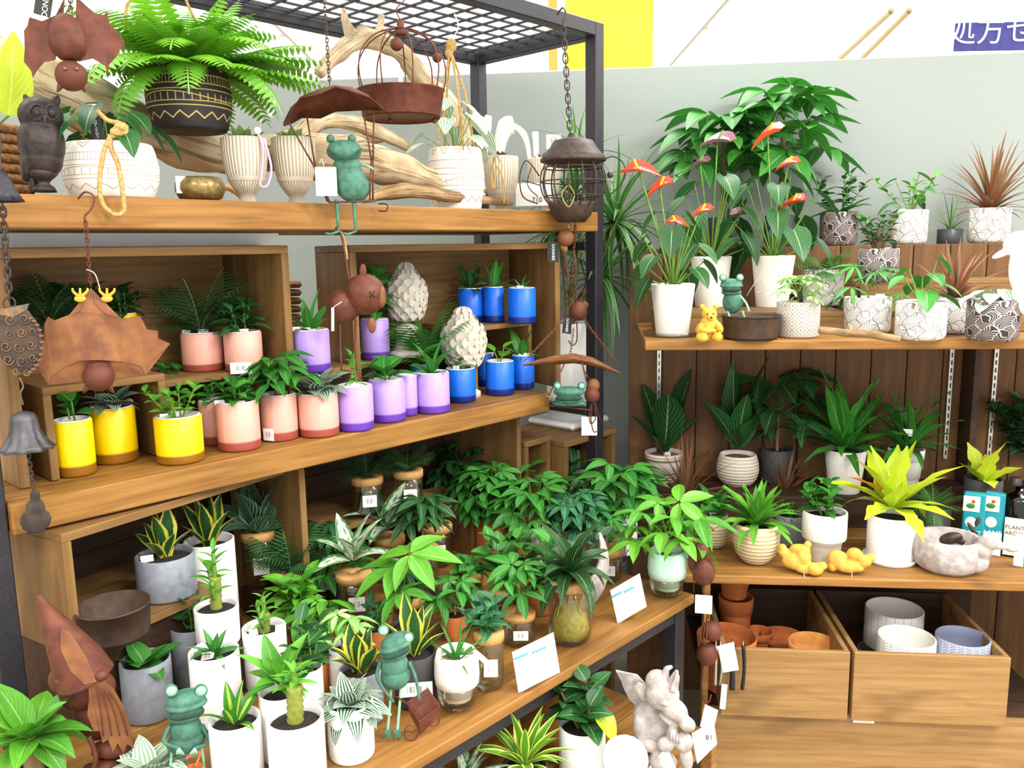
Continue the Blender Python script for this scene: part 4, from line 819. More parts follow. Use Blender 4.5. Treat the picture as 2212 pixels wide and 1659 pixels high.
# self-watering planters
def selfwater(cx, yb, yt, wp, lab, up_m, fol, gr):
    p, r, h = spot(cx, yb, yt, wp, .502); t = thing('self_watering_pot', p, lab, 'potted plant'); ITEMS.append((t, r, p.z, p.z + h)); hv = V((p.x, p.y, 0)).normalized()
    def cut(a, z): return 1
    ob('pot', lathe([(.0001, h * .18), (r * .62, h * .18), (r * .66, h * .42), (r * .95, h * .45), (r * 1.0, h * .6), (r * .97, h * .85), (r * .86, h), (r * .82, h), (r * .88, h * .7), (.0001, h * .66)], up_m, 32), t)
    ob('water_glass', lathe([(.0001, .001), (r * .5, .002), (r * .78, h * .1), (r * .9, h * .3), (r * .93, h * .45), (r * .9, h * .45), (r * .86, h * .3), (.0001, .008)], 'clear glass', 28), t)
    ob('soil', disc(r * .82, 'pebbles'), t, (0, 0, h * .84))
    cr = camright(p); a = cr * r * .82 + V((0, 0, h * .95)); tube('water_spout', t, [a, a + cr * r * .35 + V((0, 0, -h * .12)), a + cr * r * .95 + V((0, 0, -h * .36))], [.007, .006, .0035], up_m, 8)
    g = PL(t, V((0, 0, h * .84)), max(.03, zat(p, cx, fol[0]) - .502 - h * .84), fol[1] / F * depth(p), 5); gr(g); planttag(t, V((0, 0, h * .84)), r, 77)
selfwater(988, 1548, 1425, 98, 'white self-watering pot over a clear glass base with a thin-leaved aloe', 'off white', (1335, 75), lambda g: g.rosette(12, 'grass', .14, 'leaf mid', (1.4, .25), (0., .5), (1, .95), .3))
selfwater(1440, 1300, 1200, 84, 'mint green self-watering pot over a clear glass base with a small money tree', 'mint', (1045, 108), g_pach(15, 5, 'leaf bright', .3, .5, .008, .45, .4))
# bottom left plant, bottom shelf plants
tab('cyl', 'charcoal', 85, 1760, 1690, 120, 'dark pot with a fat pale stem and bright pointed leaves in the bottom left corner', (1515, 115, 95), lambda g: (stick('trunk', g.t, g.o, g.o + V((0, 0, g.H * .55)), .017, 'stem woody', .9), g.rosette(20, 'lance', .44, 'leaf bright', (1.0, -.25), (.4, 1.2), (.9, 1.), .18, lift=.55)))
tab('cyl', 'charcoal', 330, 1740, 1690, 130, 'pot of white-splashed peperomia leaves along the bottom edge', (1610, 95, 320), lambda g: g.rosette(26, 'ovate', .6, 'leaf watermelon', (1., .1), (.4, 1.), (1.2, 1.8), .12))
def low(kind, m, cx, yb, yt, wp, lab, fol, gr, **k): return pot(kind, cx, yb, yt, wp, .248, m, lab, fol, gr, **k)
low('cyl', 'white glaze', 1258, 1690, 1588, 100, 'white pot under the table edge with glossy round peperomia leaves', (1455, 82, 1245), lambda g: (g.bush(5, 7, .42, 'ovate', .72, 'leaf deep', lean=.9, sm='bark', r=.004), put('leaf', g.t, leafme('ovate', .75, 'leaf lime', .8), g.o + V((.03, -.03, g.H * .4)), V((.7, -.6, -.5)), g.H * .55)))
low('cyl', 'charcoal', 1135, 1760, 1680, 100, 'dark pot with a yellow-edged dracaena in the shade under the table', (1540, 105, 1140), lambda g: g.rosette(24, 'lance', .17, 'leaf song', (1.45, .2), (.4, 1.2), (1, .9), .2, lift=.1))
low('cyl', 'charcoal', 1010, 1780, 1710, 90, 'dark pot with dull mottled leaves at the bottom edge under the table', (1600, 85, 1000), lambda g: g.rosette(14, 'lance', .26, 'leaf dieff', (1.3, .3), (.4, 1.1), (1, .9), .2))
# ---- right unit, upper shelf
ZR = 1.180
def rt(kind, m, cx, yb, yt, wp, lab, fol=None, gr=None, z=ZR, **k): return pot(kind, cx, yb, yt, wp, z, m, lab, fol, gr, **k)
def anth(n, fl, L=.3, mt='leaf deep'):
    def f(g):
        g.hearts(n, L, 'heart', .72, mt, el=(1.4, .35), pet=(.75, .35), pr=.003, tilt=-.7)
        for (fx, fy, m, sz) in fl:
            p = g.t.location; h = V((p.x, p.y, 0)).normalized(); q = onp(fx, fy, h, p.dot(h) - .03) - p
            tube('flower_stalk', g.t, [g.o, g.o.lerp(q, .5) + V((0, 0, .01)), q], .0026, 'stem green', 6); s_ = sz / F * depth(p); X = (camright(p) + V((0, 0, g.u(-.2, .35))) - h * g.u(.1, .5)) * (1 if g.u(0, 1) > .5 else -1)
            put('flower', g.t, leafme('heart', .85, m, .7, .25), q - X.normalized() * s_ * .35, X, s_, up=V((0, 0, 1)) - h * .4); stick('spadix', g.t, q, q + V((0, 0, .32 * s_)) - X.normalized() * s_ * .15, .004, 'yellow glass' if m == 'leaf red' else 'succulent green', .8)
    return f
rt('taper', 'white lined', 1452, 728, 616, 94, 'front white tapered pot on a clear saucer with scarlet anthurium flowers', (400, 115, 1450), anth(13, [(1380, 368, 'leaf red', 75), (1425, 405, 'leaf red', 62), (1460, 480, 'leaf red', 45), (1515, 458, 'leaf red', 50)]),
   extra=lambda t, p, r, h: ob('saucer', lathe([(.0001, 0), (r * 1.3, 0), (r * 1.4, .014), (r * 1.37, .014), (r * 1.27, .003), (.0001, .003)], 'clear glass'), t, (0, 0, -.0005)))
rt('taper', 'white lined', 1534, 665, 556, 86, 'white tapered pot with a wine-coloured anthurium flower, left on the riser box', (300, 95, 1545), anth(14, [(1550, 305, 'leaf wine', 72), (1512, 352, 'leaf wine', 45), (1600, 462, 'leaf wine', 48)]), z=1.244)
rt('taper', 'white lined', 1667, 665, 554, 90, 'white tapered pot with red anthurium flowers and long stems, second on the riser box', (290, 110, 1665), anth(15, [(1658, 292, 'leaf red', 72), (1702, 355, 'leaf red', 50), (1712, 438, 'leaf red', 58)]), z=1.244)
rt('cyl', 'grey diamond', 1722, 730, 655, 90, 'grey pot with concentric diamond relief and a variegated umbrella plant', (562, 75, 1725), g_scheff(12, 'leaf light', .3, .36, 6), black=1, tags=0)
rt('round', 'white swirl', 1871, 722, 645, 96, 'white swirl pot with a long narrow-leaved umbrella plant, left of the front pair', (545, 100, 1870), lambda g: g.palmate(7, .2, .004, .6, .62, compound('palmate', 7, 'lance', .16, 'leaf mid', .5), 'leaf mid'), black=1, tags=1)
rt('round', 'white swirl', 1986, 736, 655, 102, 'front white swirl pot with arrow-shaped leaves and two white tags', (555, 85, 1975), g_heart(9, 'leaf mid', .5), tags=2)
rt('round', 'white swirl', 2058, 722, 645, 88, 'shaded white swirl pot with red-edged spiky dracaena, between two front pots', (510, 105, 2065), g_yucca(40, 'leaf marginata', .1), black=1)
rt('round', 'dark swirl', 2141, 738, 650, 104, 'dark swirl pot with round silver watermelon leaves, at the right end of the shelf', (600, 70, 2128), lambda g: g.hearts(13, .8, 'ovate', .85, 'leaf watermelon', el=(1.3, .15), pet=(.6, .8)), tags=1)
rt('round', 'white swirl', 1776, 662, 585, 84, 'white swirl pot with a barcode card and fine grassy palm behind the grey pot', (520, 95, 1780), lambda g: g.fronds(9, (1.3, .3), pin('leaf mid', 12, 1.2, .45), (1.3, 1.4)), z=1.244, tags=1)
rt('round', 'dark swirl', 1894, 612, 538, 84, 'dark swirl pot with a barcode card and small fig tree on the taller riser', (440, 62, 1885), lambda g: (stick('trunk', g.t, g.o, g.o + V((0, 0, g.H * .5)), .012, 'bark', .7), g.bush(7, 9, .2, 'ovate', .6, 'leaf deep', lean=1., sm='bark')), z=1.326, tags=1, black=1)
Z3 = 1.441
def r3(kind, m, cx, yt, wp, lab, fol=None, gr=None, d=3.16, **k): return pot(kind, cx, 530, yt, wp, None, m, lab, fol, gr, plane=(D_, d), zs=Z3, **k)
r3('round', 'dark swirl', 1810, 458, 78, 'dark swirl pot on the top ledge with broad dieffenbachia leaves', (352, 85, 1812), lambda g: (g.bush(6, 9, .2, 'ovate', .5, 'leaf deep', lean=1.1), g.rosette(6, 'ovate', .4, 'leaf mid', (.8, .1), (.5, 1.), (.7, .8), .15)))
r3('round', 'white swirl', 1960, 454, 76, 'white swirl pot on the top ledge with an alocasia and price card', (360, 100, 1965), lambda g: (g.hearts(5, .42, 'heart', .7, 'leaf mid', el=(1.4, .5), pet=(.9, .5)), g.bush(4, 7, .22, 'ovate', .5, 'leaf bright', lean=1.)), tags=1, black=1)
r3('round', 'white swirl', 2133, 450, 82, 'white swirl pot on the top ledge with tall red-brown spiky dracaena', (290, 95, 2135), g_yucca(52, 'leaf marginata', .085))
r3('cyl', 'charcoal', 1683, 465, 66, 'plain black pot on the top ledge behind the anthuriums with a money tree', (150, 165, 1640), lambda g: g.palmate(16, .62, .010, .28, .34, compound('palmate', 6, 'lance', .42, 'leaf mid', .4), 'leaf mid', 'bark'), d=3.18)
r3('cyl', 'charcoal', 1560, 470, 62, 'black pot on the top ledge at the left with a large-leaved money tree', (205, 165, 1555), lambda g: g.palmate(14, .6, .010, .3, .42, compound('palmate', 6, 'lance', .44, 'leaf mid', .45), 'leaf mid', 'bark'), d=3.18)
r3('cyl', 'dark glaze', 2050, 495, 50, 'small dark pot on the top ledge with wispy grass between the white swirl pots', (405, 70, 2040), g_yucca(18, 'leaf grass', .06))
# ---- right unit, lower shelf
ZL = .501
def rl(kind, m, cx, yb, yt, wp, lab, fol=None, gr=None, z=ZL, **k): return pot(kind, cx, yb, yt, wp, z, m, lab, fol, gr, **k)
rl('flower', 'ringed white', 1433, 1046, 985, 82, 'ringed white cone pot with paddle-shaped rubbery leaves, left at the back of the lower shelf', (800, 68, 1470), lambda g: g.rosette(8, 'obov', .42, 'leaf dark', (1.35, .9), (.1, .5), (1, .55), .12), z=.606, soil='pebbles', tags=1)
rl('belly', 'ringed white', 1592, 1056, 990, 90, 'ringed white round pot with a long-leaved spathe plant at the back of the lower shelf', (795, 80, 1590), lambda g: g.rosette(9, 'ovate', .3, 'leaf deep', (1.45, .7), (.2, .9), (1, .7), .15, lift=.12), z=.606, soil='pebbles')
rl('cyl', 'charcoal', 1676, 1044, 975, 70, 'charcoal pot with a dark money tree at the back of the lower shelf', (770, 115, 1690), g_pach(12, 5, 'leaf deep', .42, .42, .006, .4, .42), z=.606)
rl('taper', 'white matte', 1822, 1070, 978, 86, 'tall white tapered pot with a wavy bird-nest fern', (835, 100, 1825), g_asp(22, 'leaf mid'), z=.606, tags=0)
rl('flower', 'white matte', 1952, 1070, 975, 74, 'tall white pot with a white price card on a stick behind the yellow plant', (860, 90, 1985), g_asp(16, 'leaf mid'), z=.606, extra=lambda t, p, r, h: (stick('card_stick', t, (-.01, -.02, h * .8), (-.012, -.02, h + .05), .0016, 'white card', 1), card('price_card', t, (-.012, -.02, h + .06), .035, .024, camright(p), (0, 0, 1), 'white card')))
rl('belly', 'ringed beige', 1542, 1188, 1118, 64, 'shaded beige ringed pot with an ivy plant behind the striped bowl pot', (1065, 68, 1560), g_round(4, 6, .5, 'leaf mid'), tags=1)
rl('cyl', 'charcoal', 1480, 1150, 1075, 60, 'dark pot with red-brown spiky dracaena next to the mint planter', (940, 105, 1500), g_yucca(44, 'leaf marginata', .06))
rl('cyl', 'charcoal', 1690, 1120, 1075, 64, 'dark pot with thin red-brown spiky leaves in the middle of the lower shelf', (960, 105, 1700), g_yucca(44, 'leaf marginata', .06))
rl('egg', 'ringed beige', 1631, 1226, 1142, 100, 'cream ringed bowl pot with a wavy bright bird-nest fern at the front', (1055, 92, 1635), g_asp(26, 'leaf bright'))
rl('cyl', 'grey glaze', 1705, 1180, 1118, 62, 'dark blue-grey pot between the striped bowl pot and the two-tier white pot', (1085, 62, 1700), g_asp(12, 'leaf mid'))
rl('two tier', 'fluted white', 1777, 1220, 1115, 92, 'white two-tier fluted pot with bushy green leaves', (1032, 72, 1775), lambda g: g.bush(5, 8, .38, 'ovate', .62, 'leaf mid', lean=.9))
rl('cyl', 'white glaze', 1921, 1222, 1122, 98, 'large plain white pot on a saucer with yellow-green lobed leaves', (960, 125, 1925), lambda g: (g.rosette(17, 'lobed', .36, 'leaf lime', (1.35, .0), (.2, 1.), (1, .9), .12, lift=.15), put('leaf', g.t, leafme('lobed', .36, 'leaf orange', .2), g.o + V((-.02, 0, .08)), V((-.8, -.1, .45)), g.H * .6)),
   extra=lambda t, p, r, h: ob('saucer', lathe([(.0001, 0), (r * 1.05, 0), (r * 1.15, .016), (r * 1.1, .016), (r * .98, .003), (.0001, .003)], 'white glaze'), t, (0, 0, -.0005)))
rl('cyl', 'charcoal', 2010, 1178, 1100, 72, 'black pot with fine wiry grey-green stems behind the blue box', (1030, 90, 2020), lambda g: g.fronds(16, (1.4, .2), pin('leaf mid', 12, .9, .3, .1), (1, 1.2)))
rl('cyl', 'charcoal', 2120, 1100, 1040, 74, 'dark pot with yellow-green lobed philodendron leaves above the blue box', (950, 85, 2115), lambda g: g.rosette(9, 'lobed', .5, 'leaf lime', (1.3, .2), (.2, .8), (1, .9), .12), z=.606)
rl('cyl', 'dark glaze', 2150, 1010, 965, 70, 'dark pot with a mass of near-black rosettes in the shade at the far right', (800, 85, 2150), lambda g: g.bush(14, 12, .2, 'ovate', .7, 'leaf dark', lean=1.2, sm='stem dark'), z=.606)
# terracotta and herringbone pots in the crates
def inpot(kind, m, cx, yt, wp, z, h, d, lab, soil=None, name='flower_pot', tilt=0):
    q = onp(cx, yt, D_, d); r = wp / 2 / F * depth(q); q.z = z; t = thing(name, q, lab, 'flower pot'); ob('pot', potme(kind, r, h, m), t); t.rotation_euler = (0, 0, .3); return t
def ztop(cx, yt, d): return onp(cx, yt, D_, d).z
for (kind, m, cx, yt, wp, d, z0, lab) in (('flower', 'terracotta', 1570, 1372, 128, 2.47, .09, 'large terracotta flower pot at the left end of the left crate'),
        ('flower', 'terracotta', 1640, 1362, 56, 2.62, .09, 'small terracotta flower pot behind the large one in the left crate'),
        ('flower', 'terracotta light', 1756, 1388, 106, 2.45, .09, 'pale orange terracotta flower pot at the front of the left crate'),
        ('flower', 'terracotta', 1690, 1372, 90, 2.63, .09, 'shaded terracotta flower pot at the back of the left crate'),
        ('cyl', 'white herringbone', 1958, 1375, 118, 2.45, .09, 'white herringbone pot with a grey concrete inside at the front of the right crate'),
        ('cyl', 'blue herringbone', 2080, 1375, 108, 2.45, .09, 'blue-grey herringbone pot with a cream rim in the right crate'),
        ('cyl', 'dark herringbone', 1890, 1400, 70, 2.62, .09, 'dark herringbone pot under the stacked grey pot in the right crate')):
    inpot(kind, m, cx, yt, wp, z0, ztop(cx, yt, d) - z0, d, lab)
q = ztop(1890, 1372, 2.66)
inpot('cyl', 'white herringbone', 1932, 1315, 118, .15, ztop(1932, 1315, 2.66) - .15, 2.665, 'grey-shaded herringbone pot standing higher at the back of the right crate')
inpot('flower', 'terracotta', 1590, 1285, 74, .09, .215, 2.66, 'tall terracotta pot under a smaller one at the back of the left crate')
inpot('flower', 'terracotta', 1586, 1285, 74, .306, .12, 2.66, 'terracotta pot standing on another pot under the left end of the lower shelf')
# ---- large dracaena on the stand behind the steel post
p, r, h = spot(1228, 922, 700, 108, .801); r *= .95
t = thing('floor_planter', p, 'tall white planter on a square tray with a big dracaena, behind the steel corner post', 'potted plant')
ob('pot', lathe([(.0001, .012), (r * .82, .012), (r * .86, .02), (r * .98, h), (r * .93, h), (r * .9, h - .03), (.0001, h - .03)], 'white glaze', 32), t)
ob('tray', boxme(-r * 1.25, r * 1.25, -r * 1.25, r * 1.25, 0, .025, 'white glaze', .01), t).rotation_euler.z = RZ
ob('soil', disc(r * .9, 'soil'), t, (0, 0, h - .028))
for (x1, y1, n, L) in ((1240, 420, 44, 150), (1330, 480, 50, 190), (1200, 500, 34, 150), (1300, 600, 34, 190), (1270, 330, 16, 120)):
    hh = V((p.x, p.y, 0)).normalized(); top_ = onp(x1, y1, hh, p.dot(hh) + .03) - p; base = V((0, 0, h - .03)); tube('trunk', t, [base, base.lerp(top_, .5) + V((.01, 0, .03)), top_], .009, 'bark', 7)
    g = PL(t, top_, L / F * depth(p), L * .95 / F * depth(p), x1); g.rosette(n, 'grass', .075, 'leaf grass', (1.4, -.9), (.5, 1.4), (1, 1.15), .15, r0=.006)
for i in range(7): a = 1.1 + i * .16; put('leaf', t, leafme('grass', .09, 'leaf bright', .25), onp(1245, 330, hh, p.dot(hh) + .03) - p, dirv(i * 1.1, 1.15 + .05 * i), .17)
# ---- fern in the black carved pot on the driftwood
fp = onp(414, 285, W_, 1.86); FR = 170 / 2 / F * depth(fp); ft = zat(fp, 414, 148) - fp.z
t = thing('hanging_fern_pot', fp, 'black pot scratched with gold tribal lines, full of bright green fern, resting on the driftwood', 'potted plant')
ob('pot', potme('barrel', FR, ft, 'black tribal', 40), t).rotation_euler.z = .5; ob('soil', disc(FR * .84, 'soil'), t, (0, 0, ft - .015))
g = PL(t, V((0, 0, ft - .01)), .26, .27, 3)
fr = [compound('pinnate', 20, 'lobed', .42, 'leaf fern', d_, ll=.2, ang=1.25, start=.06, lt=.15, ld=.4) for d_ in (.6, 1.1, 1.7)]
for i in range(6): put('frond', t, fr[i % 2], g.o + camright(fp) * .03, camright(fp) * 1 + V((0, 0, .15 + .12 * i)) + V((-.1, -.25 + i * .1, 0)), .30)
for i in range(64):
    f = i / 63; put('frond', t, fr[i % 3], g.o + V((cos(i * GA), sin(i * GA), 0)) * .02, dirv(i * GA, 1.45 - 1.35 * f ** .8 + g.u(-.1, .1)), g.u(.15, .25) * (1 + .15 * f))
# ================================================================ DRIFTWOOD on the top shelf
def wlog(label, pts, rad, m='driftwood', name='driftwood', seg=14, extra=(), gr=.22):
    o = onp(pts[0][0], pts[0][1], W_, pts[0][2]); t = thing(name, o, label, 'driftwood'); k = depth(o) / F
    def P(q): return onp(q[0], q[1], W_, q[2]) - o
    ob('log', tubeme(spline([P(q) for q in pts], 7), lerps([r * k for r in rad], 7), m, seg, groove=gr), t)
    for ps, rs in extra: ob('branch', tubeme(spline([P(q) for q in ps], 6), lerps([r * k for r in rs], 6), m, 10, groove=gr), t)
    return t
wlog('massive bleached driftwood log running along the back of the top shelf', [(-90, 110, 1.98), (40, 165, 2.0), (180, 225, 2.02), (330, 290, 2.03), (480, 335, 2.03), (620, 330, 2.04), (740, 310, 2.04), (850, 292, 2.05)], [60, 68, 70, 58, 52, 46, 30, 12])
wlog('thick driftwood root with a pointed end resting in front of the big log', [(600, 320, 1.94), (680, 335, 1.93), (780, 345, 1.92), (880, 372, 1.92), (985, 405, 1.93), (1050, 412, 1.93)], [34, 50, 46, 34, 17, 5], 'driftwood', extra=[([(640, 300, 1.96), (700, 262, 1.97), (790, 275, 1.98), (880, 318, 1.99)], [24, 17, 18, 10])])
wlog('slim pale driftwood branch lying along the front of the top shelf', [(780, 430, 1.85), (870, 412, 1.85), (980, 424, 1.86), (1105, 440, 1.87)], [8, 17, 13, 5], 'driftwood dark')
wlog('forked pale driftwood branch rising towards the wire mesh', [(1010, 430, 2.1), (985, 260, 2.1), (905, 165, 2.08), (862, 110, 2.06), (790, 82, 2.05), (730, 115, 2.03), (690, 160, 2.02)], [20, 24, 19, 17, 18, 14, 10], 'driftwood',
     extra=[([(765, 88, 2.04), (748, 50, 2.04), (742, 18, 2.04)], [13, 8, 3]), ([(815, 85, 2.05), (822, 55, 2.05), (824, 32, 2.05)], [10, 7, 6])])
f = Fig('driftwood_stick', 1790, 738, ZR, 'bare driftwood stick lying on the shelf before the white swirl pots', 'driftwood')
f.tube('stick', [(1768, 712, 4), (1820, 718, 0), (1870, 722, 0), (1945, 733, 0)], [7, 8, 9, 7], 'driftwood dark', groove=.15)
# ================================================================ small shelf things
f = Fig('owl_statue', 92, 420, None, 'dark iron owl statue standing on a round foot, left end of the top shelf', 'statue', plane=(W_, 1.76)); f.t.location.z
f.blob('body', [(88, 250, 0, (44, 36, 40)), (90, 310, 0, (46, 40, 62)), (92, 345, 0, (40, 36, 40)), (62, 225, 0, (8, 8, 22), -.3), (118, 222, 0, (10, 8, 18), .5), (60, 350, 0, (14, 20, 42), .2), (70, 395, 4, (8, 12, 26), .1)], 'owl iron', 2)
f.lathe('foot', 95, 415, [(.1, 0), (26, 0), (22, 10), (12, 18), (16, 24), (30, 36), (28, 46), (10, 52), (.1, 52)], 'owl iron')
for x in (80, 112): f.ring('eye_ring', x, 248, 15, 2, 'owl iron', -35, 1.1); f.ball('eye', x, 248, (8, 5, 9), 'black tag', -34)
f.plate('beak', [(93, 255, -40), (101, 255, -40), (97, 275, -44)], 4, 'owl iron')
t = unit('white_sheet_box', uw(.56, 1.92, 1.4685), RZ, 'flat white box lying on the left crate under the top shelf', 'box'); board('box', t, 0, .62, 0, .24, 0, .031, 'white card')
# artichokes
def artichoke(cx, yt, yb, r, lab, base, z, yfoot):
    f = Fig('stone_artichoke', cx, yfoot, z, lab, 'statue'); H = yb - yt
    f.lathe('core', cx, yb, [(.1, 0), (r * .55, 2), (r * .85, H * .22), (r * .9, H * .45), (r * .72, H * .7), (r * .4, H * .9), (.1, H * .98)], 'stone')
    f.lathe('pedestal', cx, yfoot, [(.1, 0)] + base + [(.1, yfoot - yb + 3)], 'stone', 24)
    c0 = f.P(cx, yb); me = leafme('obov', .9, 'stone', .35, .12)
    for i in range(9):
        v = .03 + i / 9 * .86; rr = r * (.62 + .38 * sin(pi * min(1, v * 1.15 + .12))) * (1 if v < .5 else 1 - (v - .5) * 1.35); n = 12 if i < 6 else 8
        for j in range(n):
            a = (j + .5 * (i % 2)) * 2 * pi / n; p = c0 + V((cos(a) * rr * f.k * .93, sin(a) * rr * f.k * .93, H * v * f.k)); o_ = V((cos(a), sin(a), 0))
            put('scale', f.t, me, p, V((0, 0, 1)) + o_ * (.22 - 1.1 * max(0, v - .4)), H * .24 * f.k, up=o_)
artichoke(880, 570, 695, 43, 'tall stone artichoke finial on a moulded pedestal inside the right crate', [(44, 0), (44, 10), (30, 14), (24, 30), (16, 44), (26, 58), (18, 66)], 1.127, 768)
artichoke(1003, 665, 795, 47, 'pale stone artichoke finial standing on the shelf behind the front blue pot', [(36, 0), (36, 12), (18, 22), (14, 44), (24, 58)], ZM, 858)
# moon planter
f = Fig('moon_planter', 1232, 1340, .502, 'speckled crescent-rimmed stone bowl behind the large rooted jar', 'planter'); vs, fs = [], []; n, kk = 36, 8; Rr = 88
for s_, th in ((1, 0), (-1, 7)):
    for i in range(n):
        a = 2 * pi * i / n; top_ = 62 + 105 * abs(cos(a)) ** 2.2
        for j in range(kk + 1):
            v = j / kk; z_ = top_ * v; rr = (Rr - th) * sqrt(max(.02, 1 - ((z_ - 95) / 115) ** 2)); vs.append(f.r * (rr * cos(a) * f.k) + f.h * ((rr * sin(a) + Rr) * f.k) + V((0, 0, (z_ + (th if j == 0 else 0)) * f.k)))
m1 = n * (kk + 1)
for i in range(n):
    for j in range(kk): a, b = i * (kk + 1) + j, ((i + 1) % n) * (kk + 1) + j; fs.append((a, b, b + 1, a + 1)); fs.append((m1 + a, m1 + a + 1, m1 + b + 1, m1 + b))
    a, b = i * (kk + 1) + kk, ((i + 1) % n) * (kk + 1) + kk; fs.append((a, b, m1 + b, m1 + a))
fs.append(tuple(i * (kk + 1) for i in range(n))[::-1]); fs.append(tuple(m1 + i * (kk + 1) for i in range(n)))
ob('bowl', mesh(vs, fs, 'stone white'), f.t)
g = PL(f.t, f.h * (Rr * f.k) + V((0, 0, 60 * f.k)), .14, .13, 9); g.bush(5, 6, .45, 'ovate', .4, 'leaf calathea', lean=1)
# metal planter in the low crate
p, r, h = spot(252, 1396, 1330, 150, .70); t = thing('metal_planter', p, 'round weathered zinc planter in the low crate beside the grey pot', 'planter')
ob('wall', lathe([(.0001, .002), (r * .9, .002), (r * .93, 0), (r * .94, .008), (r, h), (r * 1.02, h), (r * 1.02, h + .004), (r * .97, h + .004), (r * .9, .01), (.0001, .01)], 'rust dark', 32), t)
ob('inset', lathe([(.0001, .012), (r * .6, .012), (r * .6, .02), (.0001, .02)], 'iron', 20), t)
# basket and plates seen between the crates, and things at the far left behind the rack
t = unit('wicker_basket', uw(1.12, 2.31, 1.13), RZ, 'wicker basket with a cane handle seen between the two crates', 'basket')
for i in range(9): board('weave', t, 0 - .002 * i, .36 + .002 * i, 0, .22, i * .026, i * .026 + .021, 'wicker', .008)
tube('handle', t, [(.05, .1, .2), (.07, .1, .42), (.18, .1, .52), (.29, .1, .42), (.31, .1, .2)], .009, 'cork', 8)
for i in range(4):
    o = thing('black_plate', uw(1.17 + i * .004, 2.36 + i * .016, 1.365), 'black plate with a pale rim standing upright in the wicker basket', 'plate', 'black plates in the basket')
    o.rotation_euler = (pi / 2, 0, RZ); ob('plate', lathe([(.0001, 0), (.06, 0), (.085, .006), (.084, .009), (.06, .004), (.0001, .004)], 'dark glaze', 28), o)
t = unit('wicker_basket', uw(.36, 2.42, 1.50), RZ, 'coarse rope basket at the far left behind the owl statue', 'basket')
for i in range(12): ob('rope_coil', tubeme([(.30 * cos(a) + .1, .10 * sin(a), i * .024) for a in [j * 2 * pi / 24 for j in range(24)]], .013, 'wicker', 6, True), t)
t = unit('slatted_crate', uw(.22, 2.33, 1.20), RZ, 'red-brown slatted wooden crate at the far left behind the rack', 'crate')
for i in range(5): board('slat', t, i * .12, i * .12 + .06, 0, .02, 0, .28, 'panel wood')
board('top_rail', t, -.02, .56, -.01, .03, .281, .31, 'panel wood')
# ================================================================ FROGS, GNOME, FIGURINES
def frog(f, cx, cy, s, open_=1, m='verdigris', tilt=0, eyes=True):
    """frog head: cy = mouth corner line"""
    f.blob('head', [(cx, cy - 14 * s, 4, (34 * s, 26 * s, 16 * s), tilt), (cx, cy - 6 * s, 0, (37 * s, 26 * s, 9 * s), tilt), (cx, cy + 14 * s, 4, (32 * s, 24 * s, 12 * s), tilt)], m, 1.6)
    f.blob('mouth', [(cx, cy + 3 * s, -17 * s, (31 * s, 12 * s, 9.5 * s), tilt)], 'verdigris dark', 1.6)
    if eyes:
        for q in (-1, 1): f.ball('eye', cx + q * 27 * s, cy - 33 * s - q * 27 * s * sin(tilt), 9.5 * s, 'verdigris pale', -6 * s); f.ring('eye_socket', cx + q * 27 * s, cy - 33 * s - q * 27 * s * sin(tilt), 10.5 * s, 2 * s, m, -4 * s)
mat('verdigris dark', '#24493a', '#1b382d', rough=.8, sc=60)
f = Fig('frog_figure', 402, 1700, .502, 'green metal frog with an open mouth standing by the front white pots', 'figurine')
frog(f, 402, 1528, 1.18, tilt=.0); f.blob('body', [(402, 1580, 8, (33, 26, 34)), (402, 1605, 8, (40, 28, 26))], 'verdigris', 1.8)
for q, x in ((-1, 372), (1, 436)):
    f.tube('arm', [(402 + q * 34, 1568, 6), (402 + q * 48, 1596, -10), (402 + q * 18, 1600, -30)], [5, 4, 4], 'verdigris'); f.tube('leg', [(x, 1612, 0), (x + 4 * q, 1650, -6), (x + 5 * q, 1700, 0)], 3.2, 'verdigris pale')
    for a in (-7, 0, 7): f.tube('finger', [(402 + q * 18, 1600, -30), (402 + q * 14 + a, 1612, -32)], [3, 2.4], 'verdigris pale', k=2)
f.lathe('copper_cup', 420, 1665, [(.1, 0), (10, 2), (18, 14), (20, 24), (17, 24), (9, 6), (.1, 5)], 'terracotta', d=-26)
f.tube('cup_handle', [(400, 1625, -24), (430, 1610, -28), (420, 1642, -26)], 3, 'terracotta')
f = Fig('frog_figure', 860, 1590, .502, 'green metal frog with a wide mouth pushing a tiny cart on the table', 'figurine')
frog(f, 855, 1400, 1.0, tilt=-.28); f.blob('body', [(852, 1440, 8, (30, 26, 30)), (854, 1465, 8, (32, 28, 28))], 'verdigris', 1.8)
f.tube('arm', [(884, 1430, 0), (898, 1462, -8), (905, 1500, -22)], [4, 3.5, 3], 'verdigris'); f.tube('arm', [(822, 1430, 0), (815, 1462, -8), (850, 1505, -22)], [4, 3.5, 3], 'verdigris')
for x in (845, 866): f.tube('leg', [(x, 1485, 0), (x - 4, 1530, -8), (x - 8, 1570, -14)], 3, 'verdigris pale'); f.plate('foot', [(x - 16, 1568, -14), (x - 2, 1565, -14), (x, 1586, -18), (x - 8, 1580, -18), (x - 12, 1588, -18)], 4, 'verdigris')
f = Fig('toy_cart', 905, 1590, .502, 'tiny rust-brown metal barrow with wire wheels pushed by the frog', 'figurine')
A = [(878, 1518, 0), (925, 1495, 18), (952, 1528, 4), (906, 1552, -16)]
vs = [f.P(*q) for q in A] + [f.P(q[0] + (912 - q[0]) * .3, q[1] + 30, q[2] * .6) for q in A]
vs += [v + V((0, 0, .0025)) + (f.P(912, 1530, 0) - v) * .06 for v in vs[:4]] + [v + V((0, 0, .004)) for v in vs[4:8]]
